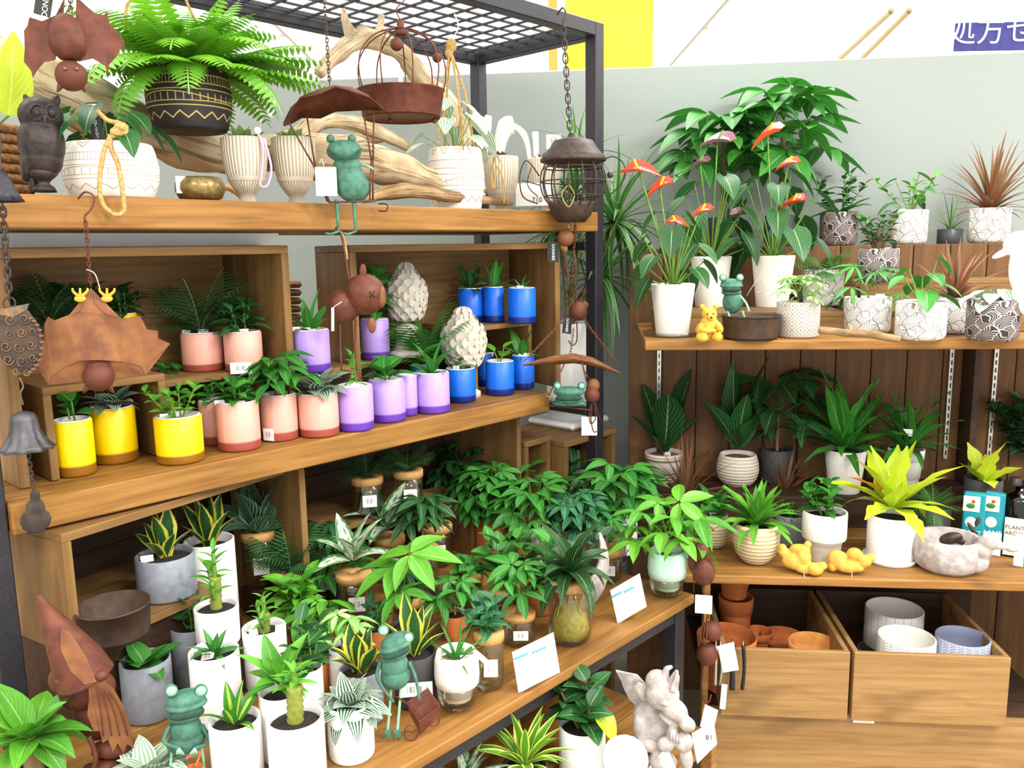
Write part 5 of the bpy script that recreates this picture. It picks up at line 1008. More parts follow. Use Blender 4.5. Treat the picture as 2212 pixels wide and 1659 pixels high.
ob('tray', mesh(vs, [(0, 1, 5, 4), (1, 2, 6, 5), (2, 3, 7, 6), (3, 0, 4, 7), (4, 5, 6, 7), (8, 12, 13, 9), (9, 13, 14, 10), (10, 14, 15, 11), (11, 15, 12, 8), (12, 15, 14, 13), (0, 8, 9, 1), (1, 9, 10, 2), (2, 10, 11, 3), (3, 11, 8, 0)], 'rust', None, False), f.t)
for x, d in ((888, -14), (935, 6)): f.ring('wheel', x, 1575 if x < 900 else 1556, 15, 1.6, 'rust', d, 1.1); f.tube('spoke', [(x - 13, 1572 if x < 900 else 1555, d), (x + 13, 1572 if x < 900 else 1555, d)], 1, 'rust', k=0)
f.tube('axle', [(888, 1575, -14), (935, 1556, 6)], 1.5, 'rust', k=0); f.tube('push_bar', [(878, 1520, 0), (862, 1505, -6), (856, 1500, -10)], 2, 'rust')
# small frog over the rusty pan, right unit
p, r, h = spot(1621, 736, 684, 128, ZR); t = thing('metal_dish', p, 'round rusty metal dish with the little green frog on its rim', 'dish')
ob('dish', lathe([(.0001, .012), (r * .9, .012), (r * .86, 0), (r * .9, .008), (r * .96, h - .004), (r * 1.02, h), (r * .97, h), (r * .88, .018), (.0001, .018)], 'rust dark', 36), t)
for i, x in enumerate((-.012, .01)): ob('pebble', lathe([(.0001, -.004), (.007, 0), (.0001, .004)], 'white card', 10), t, V((0, 0, .03)) - V((p.x, p.y, 0)).normalized() * r * .6 + camright(p) * x)
f = Fig('frog_figure', 1585, 690, 1.235, 'small slim green frog angler leaning over the rusty dish', 'figurine')
frog(f, 1580, 622, .68); f.blob('body', [(1583, 652, 6, (22, 16, 26))], 'verdigris', 1.2)
for x in (1572, 1604): f.tube('leg', [(x, 672, 0), (x + 4, 686, -6), (x + 3, 700, -10)], 2.2, 'verdigris pale')
f.tube('arm', [(1600, 640, 0), (1612, 655, -8), (1618, 672, -12)], 2.4, 'verdigris pale'); f.tube('fishing_wire', [(1612, 640, -8), (1640, 600, -6), (1650, 625, -6), (1632, 632, -6)], .8, 'steel')
# bear
f = Fig('bear_figurine', 1532, 738, ZR, 'yellow-gold sitting bear figurine next to the rusty dish', 'figurine')
f.blob('body', [(1532, 712, 6, (24, 20, 24)), (1532, 680, 4, (17, 16, 17)), (1532, 700, 0, (20, 18, 18)), (1517, 663, 4, 6), (1546, 663, 4, 6), (1536, 686, -14, (8, 8, 6)), (1517, 727, -16, (14, 16, 11)), (1549, 727, -14, (12, 16, 11)), (1512, 708, -6, (8, 14, 14), .5), (1553, 706, -6, (8, 14, 14), -.5), (1530, 712, -20, (18, 7, 6))], 'gold resin', 1.3)
for x in (1528, 1541): f.ball('eye', x, 677, 1.7, 'black tag', -13)
f.ball('nose', 1537, 684, 2.4, 'black tag', -22)
# ginger roots
for k_, (cx, cy, els, lab) in enumerate(((1732, 1238, [(1700, 1200, 8, (22, 14, 13), .5), (1715, 1212, 0, (26, 18, 18)), (1735, 1205, 0, (17, 16, 22)), (1728, 1188, 4, (22, 12, 12)), (1760, 1226, -8, (18, 15, 14)), (1775, 1220, -6, (12, 9, 9)), (1740, 1226, -4, (24, 14, 12)), (1690, 1185, 6, 9), (1745, 1178, 6, 8)], 'left of two yellow ginger-root shaped figures at the lower shelf edge'),
        (1835, 1238, [(1810, 1208, 0, (22, 17, 20)), (1830, 1220, -6, (28, 16, 15)), (1846, 1196, 0, (16, 14, 13)), (1866, 1212, 0, (16, 13, 14)), (1882, 1205, 2, (10, 9, 9)), (1798, 1222, -4, (11, 12, 12)), (1850, 1225, -4, (16, 11, 9))], 'right of two yellow ginger-root shaped figures at the lower shelf edge'))):
    f = Fig('ginger_root', cx, cy, ZL, lab, 'figurine'); f.blob('root', els, 'ginger', 1.8)
    f.tube('tag_string', [(cx + 5, cy - 8, -14), (cx + 6, cy + 2, -20)], .7, 'white card', k=0)
# duck bowl, blue packets, bottle
f = Fig('duck_bowl', 2050, 1248, ZL, 'pale grey duck-shaped stone bowl at the lower shelf edge', 'bowl')
f.lathe('bowl', 2042, 1248, [(.1, 0), (52, 0), (66, 12), (74, 36), (72, 62), (64, 76), (58, 74), (62, 50), (50, 22), (.1, 18)], 'stone white', 36, d=62)
f.blob('neck', [(2108, 1225, 40, (26, 22, 26)), (2122, 1200, 36, (20, 18, 24)), (2138, 1182, 34, (24, 17, 16)), (2168, 1190, 30, (24, 10, 7), -.15), (2190, 1197, 28, (14, 7, 5), -.15)], 'stone white', 2)
f = Fig('bird_figure', 2080, 1215, ZL, 'small dark wooden bird perched on the rim of the duck bowl', 'figurine')
f.blob('body', [(2055, 1165, 10, (26, 14, 13), -.4), (2078, 1172, 10, (14, 10, 9)), (2102, 1150, 12, (5, 5, 22), -.6), (2112, 1130, 12, (5, 5, 12), .3)], 'iron', 1.6)
for x in (2078, 2092): f.tube('leg', [(x, 1176, 4), (x + 8, 1195, -4), (x + 12, 1212, -12)], [3, 2.4, 3], 'iron'); f.ball('foot', x + 12, 1214, (10, 7, 4), 'iron', -14)
f.card('price_tag', 2088, 1235, 40, 26, 'white card', -20)
mat('packet teal', '#1c8f9c', '#177f8d', rough=.3, sc=40)
for x0, x1, d, lab in ((2076, 2118, 0, 'left teal-blue packet with plant lettering behind the duck bowl'), (2121, 2160, 6, 'right teal-blue packet with plant lettering behind the duck bowl')):
    f = Fig('plant_food_packet', (x0 + x1) / 2, 1196, ZL, lab, 'packet'); w2 = (x1 - x0) / 2; pb = boxme(-w2 * f.k, w2 * f.k, 0, 20 * f.k, 0, 134 * f.k, 'packet teal', .004); o = ob('packet', pb, f.t); o.rotation_euler.z = atan2(f.r.y, f.r.x)
    f.card('picture', (x0 + x1) / 2 + 2, 1088, w2 * 1.5, 34, 'cream', -1); f.blob('leaf_print', [((x0 + x1) / 2, 1092, -2, (9, 1.4, 6))], 'leaf mid', .8); f.blob('leaf_print', [((x0 + x1) / 2 + 6, 1083, -2, (4, 1.4, 4))], 'leaf red', .8)
    f.text('PLANT', (x0 + x1) / 2, 1150, 13, 'white card', -1); f.ball('round_print', (x0 + x1) / 2, 1128, (11, 1, 12), 'cream', 0)
f = Fig('amber_bottle', 2192, 1205, ZL, 'brown glass bottle with a cream plants label at the right frame edge', 'bottle')
f.lathe('bottle', 2192, 1205, [(.1, 0), (30, 0), (32, 4), (32, 118), (26, 134), (11, 142), (10, 152), (.1, 152)], 'amber glass', 28, d=32); f.lathe('cap', 2192, 1053, [(12, -2), (12, 14), (.1, 14)], 'black tag', 20, d=32)
f.card('label', 2195, 1160, 46, 84, 'cream', -2); f.text('PLANTS\nAROMA', 2195, 1146, 12, 'ink', -3.5, sp=1.1)
f = Fig('price_card', 2195, 1228, ZL, 'narrow white price card on the lower shelf in front of the brown bottle', 'price card'); f.card('card', 2202, 1188, 18, 72, 'white card')
f = Fig('price_card', 2130, 1208, ZL, 'white price card leaning behind the duck bowl before the teal packets', 'price card'); f.card('card', 2118, 1180, 76, 52, 'written card', 30)
f = Fig('swan_figure', 2190, 690, 1.244, 'large white swan-like figure cut off by the right frame edge', 'figurine')
f.blob('body', [(2235, 640, 60, (44, 30, 50)), (2208, 575, 50, (26, 22, 62)), (2205, 528, 48, (34, 24, 30)), (2170, 545, 46, (28, 10, 8), -.5), (2255, 660, 60, (50, 34, 34))], 'white glaze', 2.2)
# ================================================================ GNOME
f = Fig('gnome_figure', 215, 1690, .502, 'rust-red metal gnome with a pointed hat and leaf beard at the lower left', 'figurine')
f.tube('hat', [(84, 1290, 10), (108, 1335, 6), (140, 1385, 0), (168, 1430, -4), (185, 1462, -6)], [3, 20, 38, 52, 58], 'rust', seg=18)
f.blob('body', [(190, 1500, 20, (56, 30, 44)), (215, 1560, 20, (52, 30, 50)), (150, 1470, 14, (40, 24, 40))], 'rust', 3)
f.plate('hat_leaf', [(130, 1345, -26), (150, 1350, -34), (185, 1400, -46), (205, 1445, -60), (180, 1450, -62), (150, 1425, -52), (130, 1385, -38)], 4, 'rust orange')
B_ = [(188, 1448, -44), (214, 1440, -48), (240, 1462, -50), (262, 1500, -52), (278, 1545, -54), (285, 1590, -52), (270, 1580, -52), (262, 1600, -52), (250, 1578, -52), (240, 1598, -52), (230, 1570, -52), (218, 1578, -52), (212, 1552, -52), (200, 1552, -52), (198, 1525, -50), (186, 1520, -50), (190, 1490, -46)]
f.plate('beard', B_, 5, 'rust orange'); f.ball('nose', 215, 1438, (15, 13, 12), 'rust', -48); f.ball('eye', 128, 1458, 8, 'rust', -30)
for i in range(4): f.tube('beard_ridge', [(206 + i * 9, 1460 + i * 3, -54), (214 + i * 14, 1510, -58), (220 + i * 17, 1560, -58)], 1.4, 'rust', 4)
for x, y in ((248, 1602), (225, 1650)): f.blob('boot', [(x, y, -20, (38, 28, 24)), (x - 30, y + 12, -10, (20, 20, 18))], 'rust', 2.4)
f.tube('cane', [(190, 1570, -40), (205, 1620, -44), (180, 1665, -40)], [5, 5, 4], 'rust')
# ================================================================ GARGOYLE
f = Fig('gargoyle_statue', 1440, 1668, .248, 'white stone winged gargoyle sitting with its chin on its fist', 'statue')
f.blob('body', [(1425, 1592, 24, (38, 32, 50)), (1402, 1560, 26, (36, 30, 36)), (1430, 1500, 2, (37, 32, 33)), (1420, 1476, 8, (26, 28, 24)), (1456, 1524, -14, (32, 24, 22), .55), (1484, 1552, -22, (18, 17, 15), .3), (1478, 1540, -22, (12, 12, 9)), (1440, 1505, -22, (22, 12, 6)), (1446, 1548, -8, (26, 20, 10), .5),
    (1384, 1580, 6, (16, 18, 36), -.2), (1402, 1600, -16, (30, 16, 14), .15), (1438, 1592, -28, (18, 15, 17)), (1476, 1590, -22, (20, 21, 21)), (1482, 1622, -24, (14, 16, 30), -.15), (1430, 1630, -26, (28, 22, 24)), (1486, 1656, -36, (26, 24, 11)), (1440, 1660, -36, (26, 22, 12)), (1420, 1650, 10, (42, 36, 22)), (1452, 1574, -26, (12, 12, 22))], 'stone white', 2)
f.tube('horn', [(1436, 1465, 6), (1440, 1448, 4), (1452, 1441, 2)], [9, 7, 3], 'stone white'); f.tube('horn', [(1452, 1466, -4), (1460, 1452, -6), (1462, 1445, -6)], [8, 6, 3], 'stone white')
for pts in ([(1410, 1488, 4), (1378, 1474, -2), (1372, 1480, -2), (1385, 1508, 0), (1412, 1520, 4)], [(1448, 1482, -18), (1462, 1440, -16), (1468, 1455, -16), (1464, 1485, -18)]): f.plate('ear', pts, 7, 'stone white')
f.plate('wing', [(1400, 1500, 30), (1375, 1475, 34), (1328, 1467, 38), (1340, 1490, 38), (1345, 1505, 38), (1352, 1510, 38), (1358, 1530, 37), (1370, 1540, 36), (1375, 1560, 34), (1395, 1570, 32), (1400, 1600, 30), (1415, 1560, 28)], 6, 'stone white')
for x, y in ((1425, 1505), (1446, 1508)): f.ball('eye', x, y, (6, 5, 4), 'stone', -24)
for i in range(4): f.ball('toe', 1466 + i * 10, 1664, (5, 8, 5), 'stone white', -54)
for i in range(4): f.ball('finger', 1450 + i * 6, 1570 + i * 3, (4, 6, 10), 'stone white', -36)
f = Fig('oval_plate', 1350, 1700, .248, 'plain white oval plate standing in front of the gargoyle', 'plate'); f.ball('plate', 1350, 1632, (50, 5, 58), 'white glaze', -14)
f = Fig('price_card', 1525, 1650, .248, 'folded white price card with small figures right of the gargoyle', 'price card')
f.plate('card', [(1494, 1584, 0), (1542, 1558, 0), (1549, 1607, 0), (1506, 1650, 0)], 1.5, 'white card'); f.plate('card', [(1512, 1571, 3), (1523, 1527, 10), (1551, 1540, 10), (1541, 1578, 3)], 1.5, 'white card'); f.text('81', 1532, 1592, 16, 'ink', -3, -.2)
f = Fig('price_card', 1425, 1690, .248, 'white price card leaning at the gargoyle feet', 'price card'); f.plate('card', [(1400, 1660, 0), (1440, 1612, 0), (1470, 1680, 0), (1430, 1700, 0)], 1.5, 'white card')
# ================================================================ cards on the table
def pricecard(x0, y0, x1, y1, x2, y2, x3, y3, lab, z=.502):
    f = Fig('price_card', (x2 + x3) / 2, max(y2, y3) + 1, z, lab, 'price card'); f.plate('card', [(x0, y0, 6), (x1, y1, 22), (x2, y2, 16), (x3, y3, 0)], 1.4, 'white card')
    c = ((x0 + x1 + x2 + x3) / 4, (y0 + y1 + y2 + y3) / 4); a = -atan2(y1 - y0, x1 - x0)
    for i, (k, w_) in enumerate(((-.33, .32), (.15, .36))):
        q = (x0 + (x1 - x0) * (.5 + k * .9), y0 + (y1 - y0) * (.5 + k * .9) + 13 + 2 * i); e = (x1 - x0) * .17; sl = (y1 - y0) / (x1 - x0); f.tube('handwriting', [(q[0] + e * (j / 4 - 1), q[1] + sl * e * (j / 4 - 1) + (2 if j % 2 else -1.5), 0) for j in range(9)], 1.9, 'teal ink', k=0, seg=5)
    f.plate('foot', [(x3 + 4, y3 + 1, 2), (x2 - 4, y2 + 1, 18), (x2 - 4, y2 + 2, 40), (x3 + 4, y3 + 2, 26)], 1.2, 'white card')
pricecard(1318, 1278, 1382, 1247, 1397, 1317, 1334, 1346, 'white card with teal handwriting, on the table beside the moon-shaped bowl')
pricecard(1106, 1412, 1196, 1376, 1210, 1460, 1120, 1496, 'white card with teal handwriting, standing at the table front edge')
f = Fig('flyer', 1005, 1300, .502, 'small colour printed flyer stuck between the jars', 'flyer'); f.plate('sheet', [(972, 1238, 0), (1012, 1208, 4), (1027, 1268, 2), (990, 1300, -2)], 1.2, 'white card')
f.text('!!', 998, 1243, 20, 'teal ink', -3, .5)
f = Fig('price_card', 1150, 447, None, 'white scribbled price card behind the slatted cage on the top shelf', 'price card', plane=(W_, 1.86)); f.card('card', 1152, 420, 76, 48, 'white card'); f.text('710', 1160, 432, 15, 'ink', -1.5)
f = Fig('price_tag', 572, 225, None, 'tilted white barcode tag standing over the driftwood', 'price tag', plane=(W_, 1.95)); f.card('card', 572, 228, 42, 40, 'barcode card', 0, .25); f.tube('stake', [(566, 245, 0), (560, 290, 0)], 1.2, 'white card', k=0)
f = Fig('price_tag', 1195, 330, None, 'white barcode tag standing behind the round iron cage', 'price tag', plane=(W_, 2.0)); f.card('card', 1196, 306, 32, 30, 'barcode card'); f.tube('stake', [(1196, 320, 0), (1198, 425, 0)], 1.2, 'white card', k=0)
f = Fig('price_tag', 400, 428, None, 'white barcode card leaning on the small brass bowl', 'price tag', plane=(W_, 1.745)); f.card('card', 391, 399, 20, 36, 'barcode card')
f = Fig('white_flower_pick', 1090, 430, None, 'white curled decorative picks standing behind the goblet pots', 'ornament', plane=(W_, 2.06))
for pts, r in (([(1045, 430, 0), (1048, 330, 0), (1050, 275, 0), (1056, 250, 0)], [3, 6, 12, 7]), ([(1085, 430, 0), (1080, 320, 0), (1095, 275, 0), (1110, 268, 0)], [3, 12, 22, 14]), ([(1150, 420, 0), (1142, 330, 0), (1130, 290, 0), (1105, 268, 0)], [3, 5, 8, 5]), ([(1155, 400, 0), (1158, 330, 0), (1156, 285, 0)], [3, 6, 7])): f.tube('curl', pts, r, 'white glaze')

f = Fig('plant_label', 212, 305, None, 'tall black plant label with white katakana lettering in the broad white pot', 'plant label', plane=(W_, 1.77)); f.card('label', 206, 262, 24, 78, 'black tag', 0, -.08); f.card('blank_square', 200, 234, 18, 18, 'cream', -1.2, -.08)
f.text('フ\nィ\nロ\nデ\nン\nド\nロ\nン', 207, 273, 7.5, 'white card', -1.4, -.08, sp=.85)
f = Fig('garden_hook', 800, 448, None, 'small dark hook hanging over the shelf front right of the frog', 'hook', plane=(W_, 1.692)); f.tube('hook', [(818, 440, 0), (836, 442, -3), (834, 456, -4), (818, 455, -3)], 1.6, 'iron', 4)
# ================================================================ HANGING ORNAMENTS in front of the rack
HW = (W_, 1.655)
def hang(name, x, y, lab, plane=HW, cat='hanging ornament'): return Fig(name, x, y, None, lab, cat, plane=plane)
def bat_wings(f, pts, m, th=2.5): f.plate('wing', pts, th, m)
f = hang('bat_ornament', 150, -120, 'rust-brown metal bat hanging head down with spread wings at the top left')
f.lathe('body', 151, 132, [(.1, 0), (20, 3), (33, 18), (38, 40), (35, 64), (25, 86), (12, 97), (.1, 100)], 'rust', 28); f.ball('head', 154, 165, (33, 30, 33), 'rust', -6)
for q in (-1, 1): f.tube('ear', [(154 + q * 20, 180, -6), (154 + q * 30, 200, -6)], [10, 1.5], 'rust', k=3); f.ball('eye', 154 + q * 12, 155, 4, 'brass', -34)
bat_wings(f, [(165, -10, 10), (185, 8, 14), (205, 24, 18), (224, 27, 22), (232, 18, 24), (236, 46, 22), (256, 66, 22), (270, 84, 22), (252, 118, 20), (236, 136, 18), (234, 158, 18), (226, 138, 16), (200, 124, 12), (170, 132, 6), (162, 60, 2)], 'rust')
bat_wings(f, [(140, -10, 10), (120, 30, 12), (90, 42, 16), (62, 32, 20), (58, 50, 20), (50, 62, 20), (52, 100, 18), (50, 130, 18), (66, 150, 16), (70, 166, 16), (80, 148, 14), (95, 132, 10), (120, 128, 6), (135, 60, 2)], 'rust')
f.chain((152, -120), (152, 25), 'rust dark', 14, 1.6)
f.plate('hang_tag', [(84, -34, -30), (121, -26, -30), (110, 47, -30), (74, 36, -30)], 1.2, 'black tag'); f.text('DONNEE', 101, 14, 15, 'white card', -32, -1.38)
f = hang('bat_ornament', 190, 420, 'tan-rust metal bat with one wide scalloped wing sheet, hanging before the yellow pots')
W2 = [(196, 622, 6), (206, 655, 0), (228, 678, -4), (262, 688, -6), (302, 682, -4), (306, 700, -4), (318, 712, -2), (341, 714, 0), (342, 732, 2), (368, 743, 6), (338, 770, 2), (318, 786, 0), (315, 812, 0), (304, 790, -2), (262, 780, -8), (215, 776, -14), (170, 778, -8), (140, 792, -2), (112, 812, 2), (104, 832, 4), (98, 806, 4), (80, 790, 6), (66, 770, 8), (84, 752, 4), (95, 738, 2), (96, 700, 0), (104, 684, 0), (118, 692, -2), (142, 690, -4), (170, 672, -4), (184, 650, 0)]
f.plate('wing', W2, 2.5, 'rust orange'); f.ball('head', 213, 812, 33, 'rust', -12); f.lathe('neck', 213, 790, [(24, -8), (24, 8)], 'rust', 20, d=-10)
for q in (-1, 1): f.tube('ear', [(213 + q * 22, 832, -12), (213 + q * 33, 848, -12)], [9, 1.5], 'rust', k=3)
for x in (173, 231):
    for a in (-9, 0, 9): f.tube('toe', [(x, 642, -4), (x + a * 1.6, 630, -6), (x + a * 1.8, 622, -6)], [4, 3, 2], 'gold resin', 3)
    f.ball('foot', x, 645, (12, 6, 8), 'gold resin', -3)
f.chain((184, 470), (196, 618), 'rust', 12, 1.5)
f.tube('hook', [(168, 428, 24), (184, 414, 12), (203, 425, -2), (198, 450, -2), (184, 466, -2), (183, 478, -2)], 2.1, 'rust', 6)
f.tube('wire_loop', [(186, 582, -4), (205, 592, -4), (216, 625, -4)], 1.6, 'steel')
f = hang('owl_wind_chime', 8, 300, 'bronze filigree owl wind chime with a fluted bell, at the left frame edge')
f.chain((2, 400), (20, 645), 'iron', 22, 2.8); f.ring('ring', 20, 655, 13, 2.4, 'iron')
f.blob('body', [(42, 735, 2, (46, 7, 74)), (34, 690, 2, (34, 7, 32))], 'rust dark', 2.2)
for (x, y, r_) in ((22, 690, 13), (52, 688, 13), (20, 722, 11), (46, 718, 11), (70, 715, 8), (12, 748, 12), (40, 750, 12), (66, 745, 11), (18, 777, 12), (46, 780, 12), (70, 772, 9), (34, 802, 9), (57, 804, 8)):
    f.tube('scroll', [(x + cos(a * .8) * r_ * (1 - a / 14), y + sin(a * .8) * r_ * (1 - a / 14), -6) for a in range(11)], 1.9, 'bronze', 3, 5)
for i in range(12): a = -1.2 + i * .22; f.ball('feather', 50 + cos(a) * 40, 745 + sin(a) * 62, (6, 3, 4), 'bronze', -4)
f.plate('brow', [(0, 668, -5), (28, 674, -7), (64, 655, -5), (58, 668, -6), (30, 684, -7), (0, 680, -5)], 2.5, 'bronze')
f.tube('hook', [(42, 815, 0), (50, 835, 0), (44, 850, 0), (50, 875, 0)], 2.2, 'bronze', 5)
f.lathe('bell', 58, 968, [(.1, 84), (12, 84), (24, 78), (28, 66), (30, 44), (36, 24), (48, 8), (58, -2), (55, -2), (45, 6), (32, 22), (26, 44), (.1, 70)], 'bell grey', 60, wob=lambda a, z: 1 + .075 * sin(a * 10) * (1 if z < .03 else .3))
f.chain((60, 970), (72, 1056), 'rust dark', 14, 1.8)
f.blob('clapper', [(77, 1124, 0, (33, 4, 32)), (77, 1098, 0, (20, 4, 26)), (76, 1072, 0, (11, 4, 18))], 'iron', 2)
f = hang('dark_bell', 5, 300, 'dark blackened bell edge poking in at the left beside the top shelf', (W_, 1.60), 'bell')
f.lathe('bell', 2, 440, [(.1, 70), (14, 68), (24, 50), (34, 24), (46, 4), (42, 4), (30, 22), (.1, 60)], 'black steel', 32, wob=lambda a, z: 1 + .06 * sin(a * 9)); f.tube('hook', [(2, 372, 0), (0, 330, 0), (2, 290, 0)], 2, 'iron')
# frog on a swing
f = hang('frog_swing', 700, -60, 'green metal frog sitting on a swing under a big rusty leaf canopy')
f.chain((697, -60), (712, 182), 'rust dark', 11, 1.3)
top_ = [(612, 265), (628, 232), (655, 208), (690, 192), (722, 184), (760, 188), (795, 205), (826, 234)]
vs, fs = [], []
for i, (x, y) in enumerate(top_):
    wv = 44 * sin(pi * (i + .25) / 7.5)
    for j, d in enumerate((-1, -.5, 0, .5, 1)): vs.append(f.P(x + (5 * sin(i * 2.2) if j % 4 == 0 else 0), y + (abs(d) ** 1.6 * wv * (.35 if d < 0 else 1.15)) + (4 * sin(i * 2.6) if j % 4 == 0 else 0), d * wv * 1.3))
n0 = len(vs); vs += [v - V((0, 0, .0025)) for v in vs]
for i in range(len(top_) - 1):
    for j in range(4): k = i * 5 + j; fs.append((k, k + 5, k + 6, k + 1)); fs.append((n0 + k, n0 + k + 1, n0 + k + 6, n0 + k + 5))
for i in range(len(top_) - 1):
    for j in (0, 4): k = i * 5 + j; fs.append((k, k + 5, n0 + k + 5, n0 + k))
ob('leaf_canopy', mesh(vs, fs, 'rust'), f.t)
for a, b in (((622, 262, -14), (676, 355, -6)), ((660, 235, 20), (680, 355, 6)), ((786, 254, -14), (802, 345, -4)), ((808, 238, 12), (806, 345, 4)), ((676, 355, -6), (712, 436, -14)), ((680, 355, 6), (706, 432, 14)), ((802, 345, -4), (798, 436, -14)), ((806, 345, 4), (806, 432, 14))): f.tube('rod', [a, b], 1.9, 'rust', k=0)
f.tube('seat_bar', [(706, 432, 14), (712, 438, -14), (808, 435, -14), (804, 431, 14)], 2.4, 'rust', k=0)
f.blob('body', [(757, 393, 0, (36, 24, 44)), (764, 405, 0, (38, 26, 33)), (750, 358, 0, (31, 20, 22))], 'verdigris', 1.6)
f.blob('head', [(743, 328, -4, (39, 28, 23)), (743, 318, 0, (36, 27, 16))], 'verdigris', 1.6)
f.tube('mouth_line', [(708, 325, -20), (725, 340, -29), (745, 347, -30), (765, 340, -29), (780, 322, -20)], 1.6, 'verdigris dark')
for x in (714, 760): f.ball('eye', x, 300, 9.5, 'verdigris', -2)
f.tube('arm', [(782, 355, -6), (800, 362, -8), (806, 366, -6)], 2, 'verdigris pale'); f.tube('arm', [(730, 355, -6), (700, 372, -8), (682, 362, -6)], 2, 'verdigris')
for x in (727, 764): f.tube('leg', [(x, 432, -8), (x + 2, 465, -12), (x + 5, 500, -14)], [5, 4, 3], 'verdigris'); f.tube('foot', [(x + 5, 500, -14), (x - 12, 506, -26), (x - 24, 504, -30)], [3, 3, 2], 'verdigris')
f.card('price_tag', 705, 394, 46, 62, 'barcode card', -24); f.tube('tag_string', [(700, 362, -22), (695, 345, -16), (690, 355, -6)], .7, 'white card')
# wire bird cage dish
f = hang('cage_dish', 865, -60, 'rust-red hanging dish with an open wire dome, right of the swinging frog', (W_, 1.70))
f.lathe('dish', 868, 255, [(.1, 2), (82, 2), (84, -2), (86, 2), (95, 56), (98, 58), (93, 58), (80, 6), (.1, 6)], 'rust', 40)
c_ = f.P(868, 195); R0, H0 = 93 * f.k, 130 * f.k
for i in range(9):
    a = i * 2 * pi / 9 + .2; tube('wire', f.t, [c_ + V((cos(a) * R0 * q, sin(a) * R0 * q, H0 * z)) for q, z in ((1, 0), (1.06, .3), (.98, .58), (.7, .82), (.3, .96), (.04, 1.0))], .0020, 'rust', 6, 5)
f.lathe('finial', 866, 78, [(.1, 0), (12, 0), (16, 6), (7, 14), (8, 22), (9, 32), (.1, 34)], 'rust'); f.ball('bell', 857, 103, 14, 'rust', -30); f.ball('bell', 945, 118, 11, 'rust', 30)
f.tube('hook', [(866, 45, 0), (856, 20, 0), (876, -5, 0), (866, -40, 0), (864, -60, 0)], 1.4, 'rust'); f.card('price_tag', 865, 170, 8, 46, 'white card', 10)
for x in (843, 938): f.ball('foot', x, 262, 6, 'rust', -10)
# round iron cage
f = hang('round_cage', 1215, 20, 'dark iron ball-shaped wire cage lantern with a domed lid, hanging at the rack corner')
f.tube('hook', [(1204, 24, 26), (1215, 14, 10), (1222, 30, -2), (1216, 50, -2)], 1.8, 'iron'); f.chain((1216, 45), (1232, 292), 'iron', 20, 1.7)
f.lathe('lid', 1238, 345, [(72, -4), (74, 0), (66, 10), (52, 26), (44, 40), (30, 44), (14, 48), (10, 56), (.1, 58)], 'iron', 36); f.lathe('lid_lining', 1238, 345, [(70, -2), (50, -14), (.1, -16)], 'rust dark', 28)
c_ = f.P(1238, 392); Rb = 73 * f.k
for i in range(14):
    a = i * 2 * pi / 14; tube('rib', f.t, [c_ + V((cos(a) * cos(e) * Rb, sin(a) * cos(e) * Rb, sin(e) * Rb)) for e in [(-1.0 + j * .27) for j in range(7)]], .0023, 'iron', 6, 3)
for e in (-.45, .0, .42): tube('hoop', f.t, [c_ + V((cos(a) * cos(e) * Rb, sin(a) * cos(e) * Rb, sin(e) * Rb)) for a in [j * pi / 12 for j in range(24)]], .0020, 'iron', 6, 0, True)
f.lathe('bowl', 1235, 480, [(.1, 0), (30, 0), (44, 16), (52, 36), (54, 44), (50, 44), (28, 6), (.1, 5)], 'rust dark', 32)
f.tube('open_door', [(1162, 440, 0), (1130, 425, -10), (1124, 380, -16), (1138, 348, -12), (1165, 380, 0)], 1.5, 'iron'); f.tube('open_door_wire', [(1162, 425, 0), (1140, 400, -10), (1148, 362, -8)], 1.1, 'iron'); f.tube('open_door_wire', [(1166, 400, 0), (1128, 390, -12)], 1.1, 'iron', k=0)
f.tube('latch', [(1305, 345, 0), (1325, 338, 0), (1346, 352, 0), (1350, 380, 0), (1335, 405, 0), (1312, 425, 0)], 1.6, 'iron'); f.ball('latch_knob', 1318, 378, 7, 'iron')
f.tube('string_loop', [(1228, 402, -60), (1214, 425, -62), (1228, 450, -62), (1240, 425, -62), (1228, 402, -60)], 1, 'ribbon gold')
# string of small things at the rack corner
f = hang('bell_chain', 1240, 480, 'chain of small rust bells with curled hooks below the round iron cage')
f.chain((1243, 482), (1236, 600), 'rust', 9, 1.1); f.ball('bell', 1222, 514, (18, 17, 19), 'rust orange', -8); f.tube('bell_wire', [(1228, 475, -8), (1229, 500, -8)], 1.2, 'steel', k=0)
f.blob('beak', [(1220, 538, -8, (7, 6, 10)), (1214, 534, -8, (4, 4, 8))], 'rust orange', 1); f.tube('hook', [(1221, 545, -8), (1225, 585, -8), (1236, 598, -8), (1244, 590, -6)], 1.4, 'rust')
f.chain((1240, 600), (1246, 655), 'rust', 9, 1.1); f.ball('bell', 1249, 672, (20, 19, 21), 'rust', -6); f.ball('bell', 1262, 660, (10, 9, 10), 'rust', 2)
f.tube('hook', [(1246, 694, -6), (1246, 735, -6), (1236, 745, -6), (1228, 735, -6)], 1.5, 'rust'); f.plate('hang_tag', [(1183, 522, -4), (1209, 523, -4), (1207, 567, -4), (1182, 565, -4)], 1.2, 'black tag'); f.text('DONNEE', 1195, 545, 8.5, 'white card', -6, 1.57)
f.plate('hang_tag', [(1218, 678, 0), (1236, 682, 0), (1234, 722, 0), (1214, 719, 0)], 1.2, 'black tag'); f.text('DONNEE', 1225, 702, 7.5, 'white card', -2, 1.65)
f = hang('leaf_hammock', 1240, 690, 'long curved rusty leaf tray hung on fine chains at the rack corner', (W_, 1.60))
vs, fs = [], []; top_ = [(1130, 784), (1160, 776), (1195, 769), (1240, 764), (1280, 772), (1310, 786), (1341, 801)]
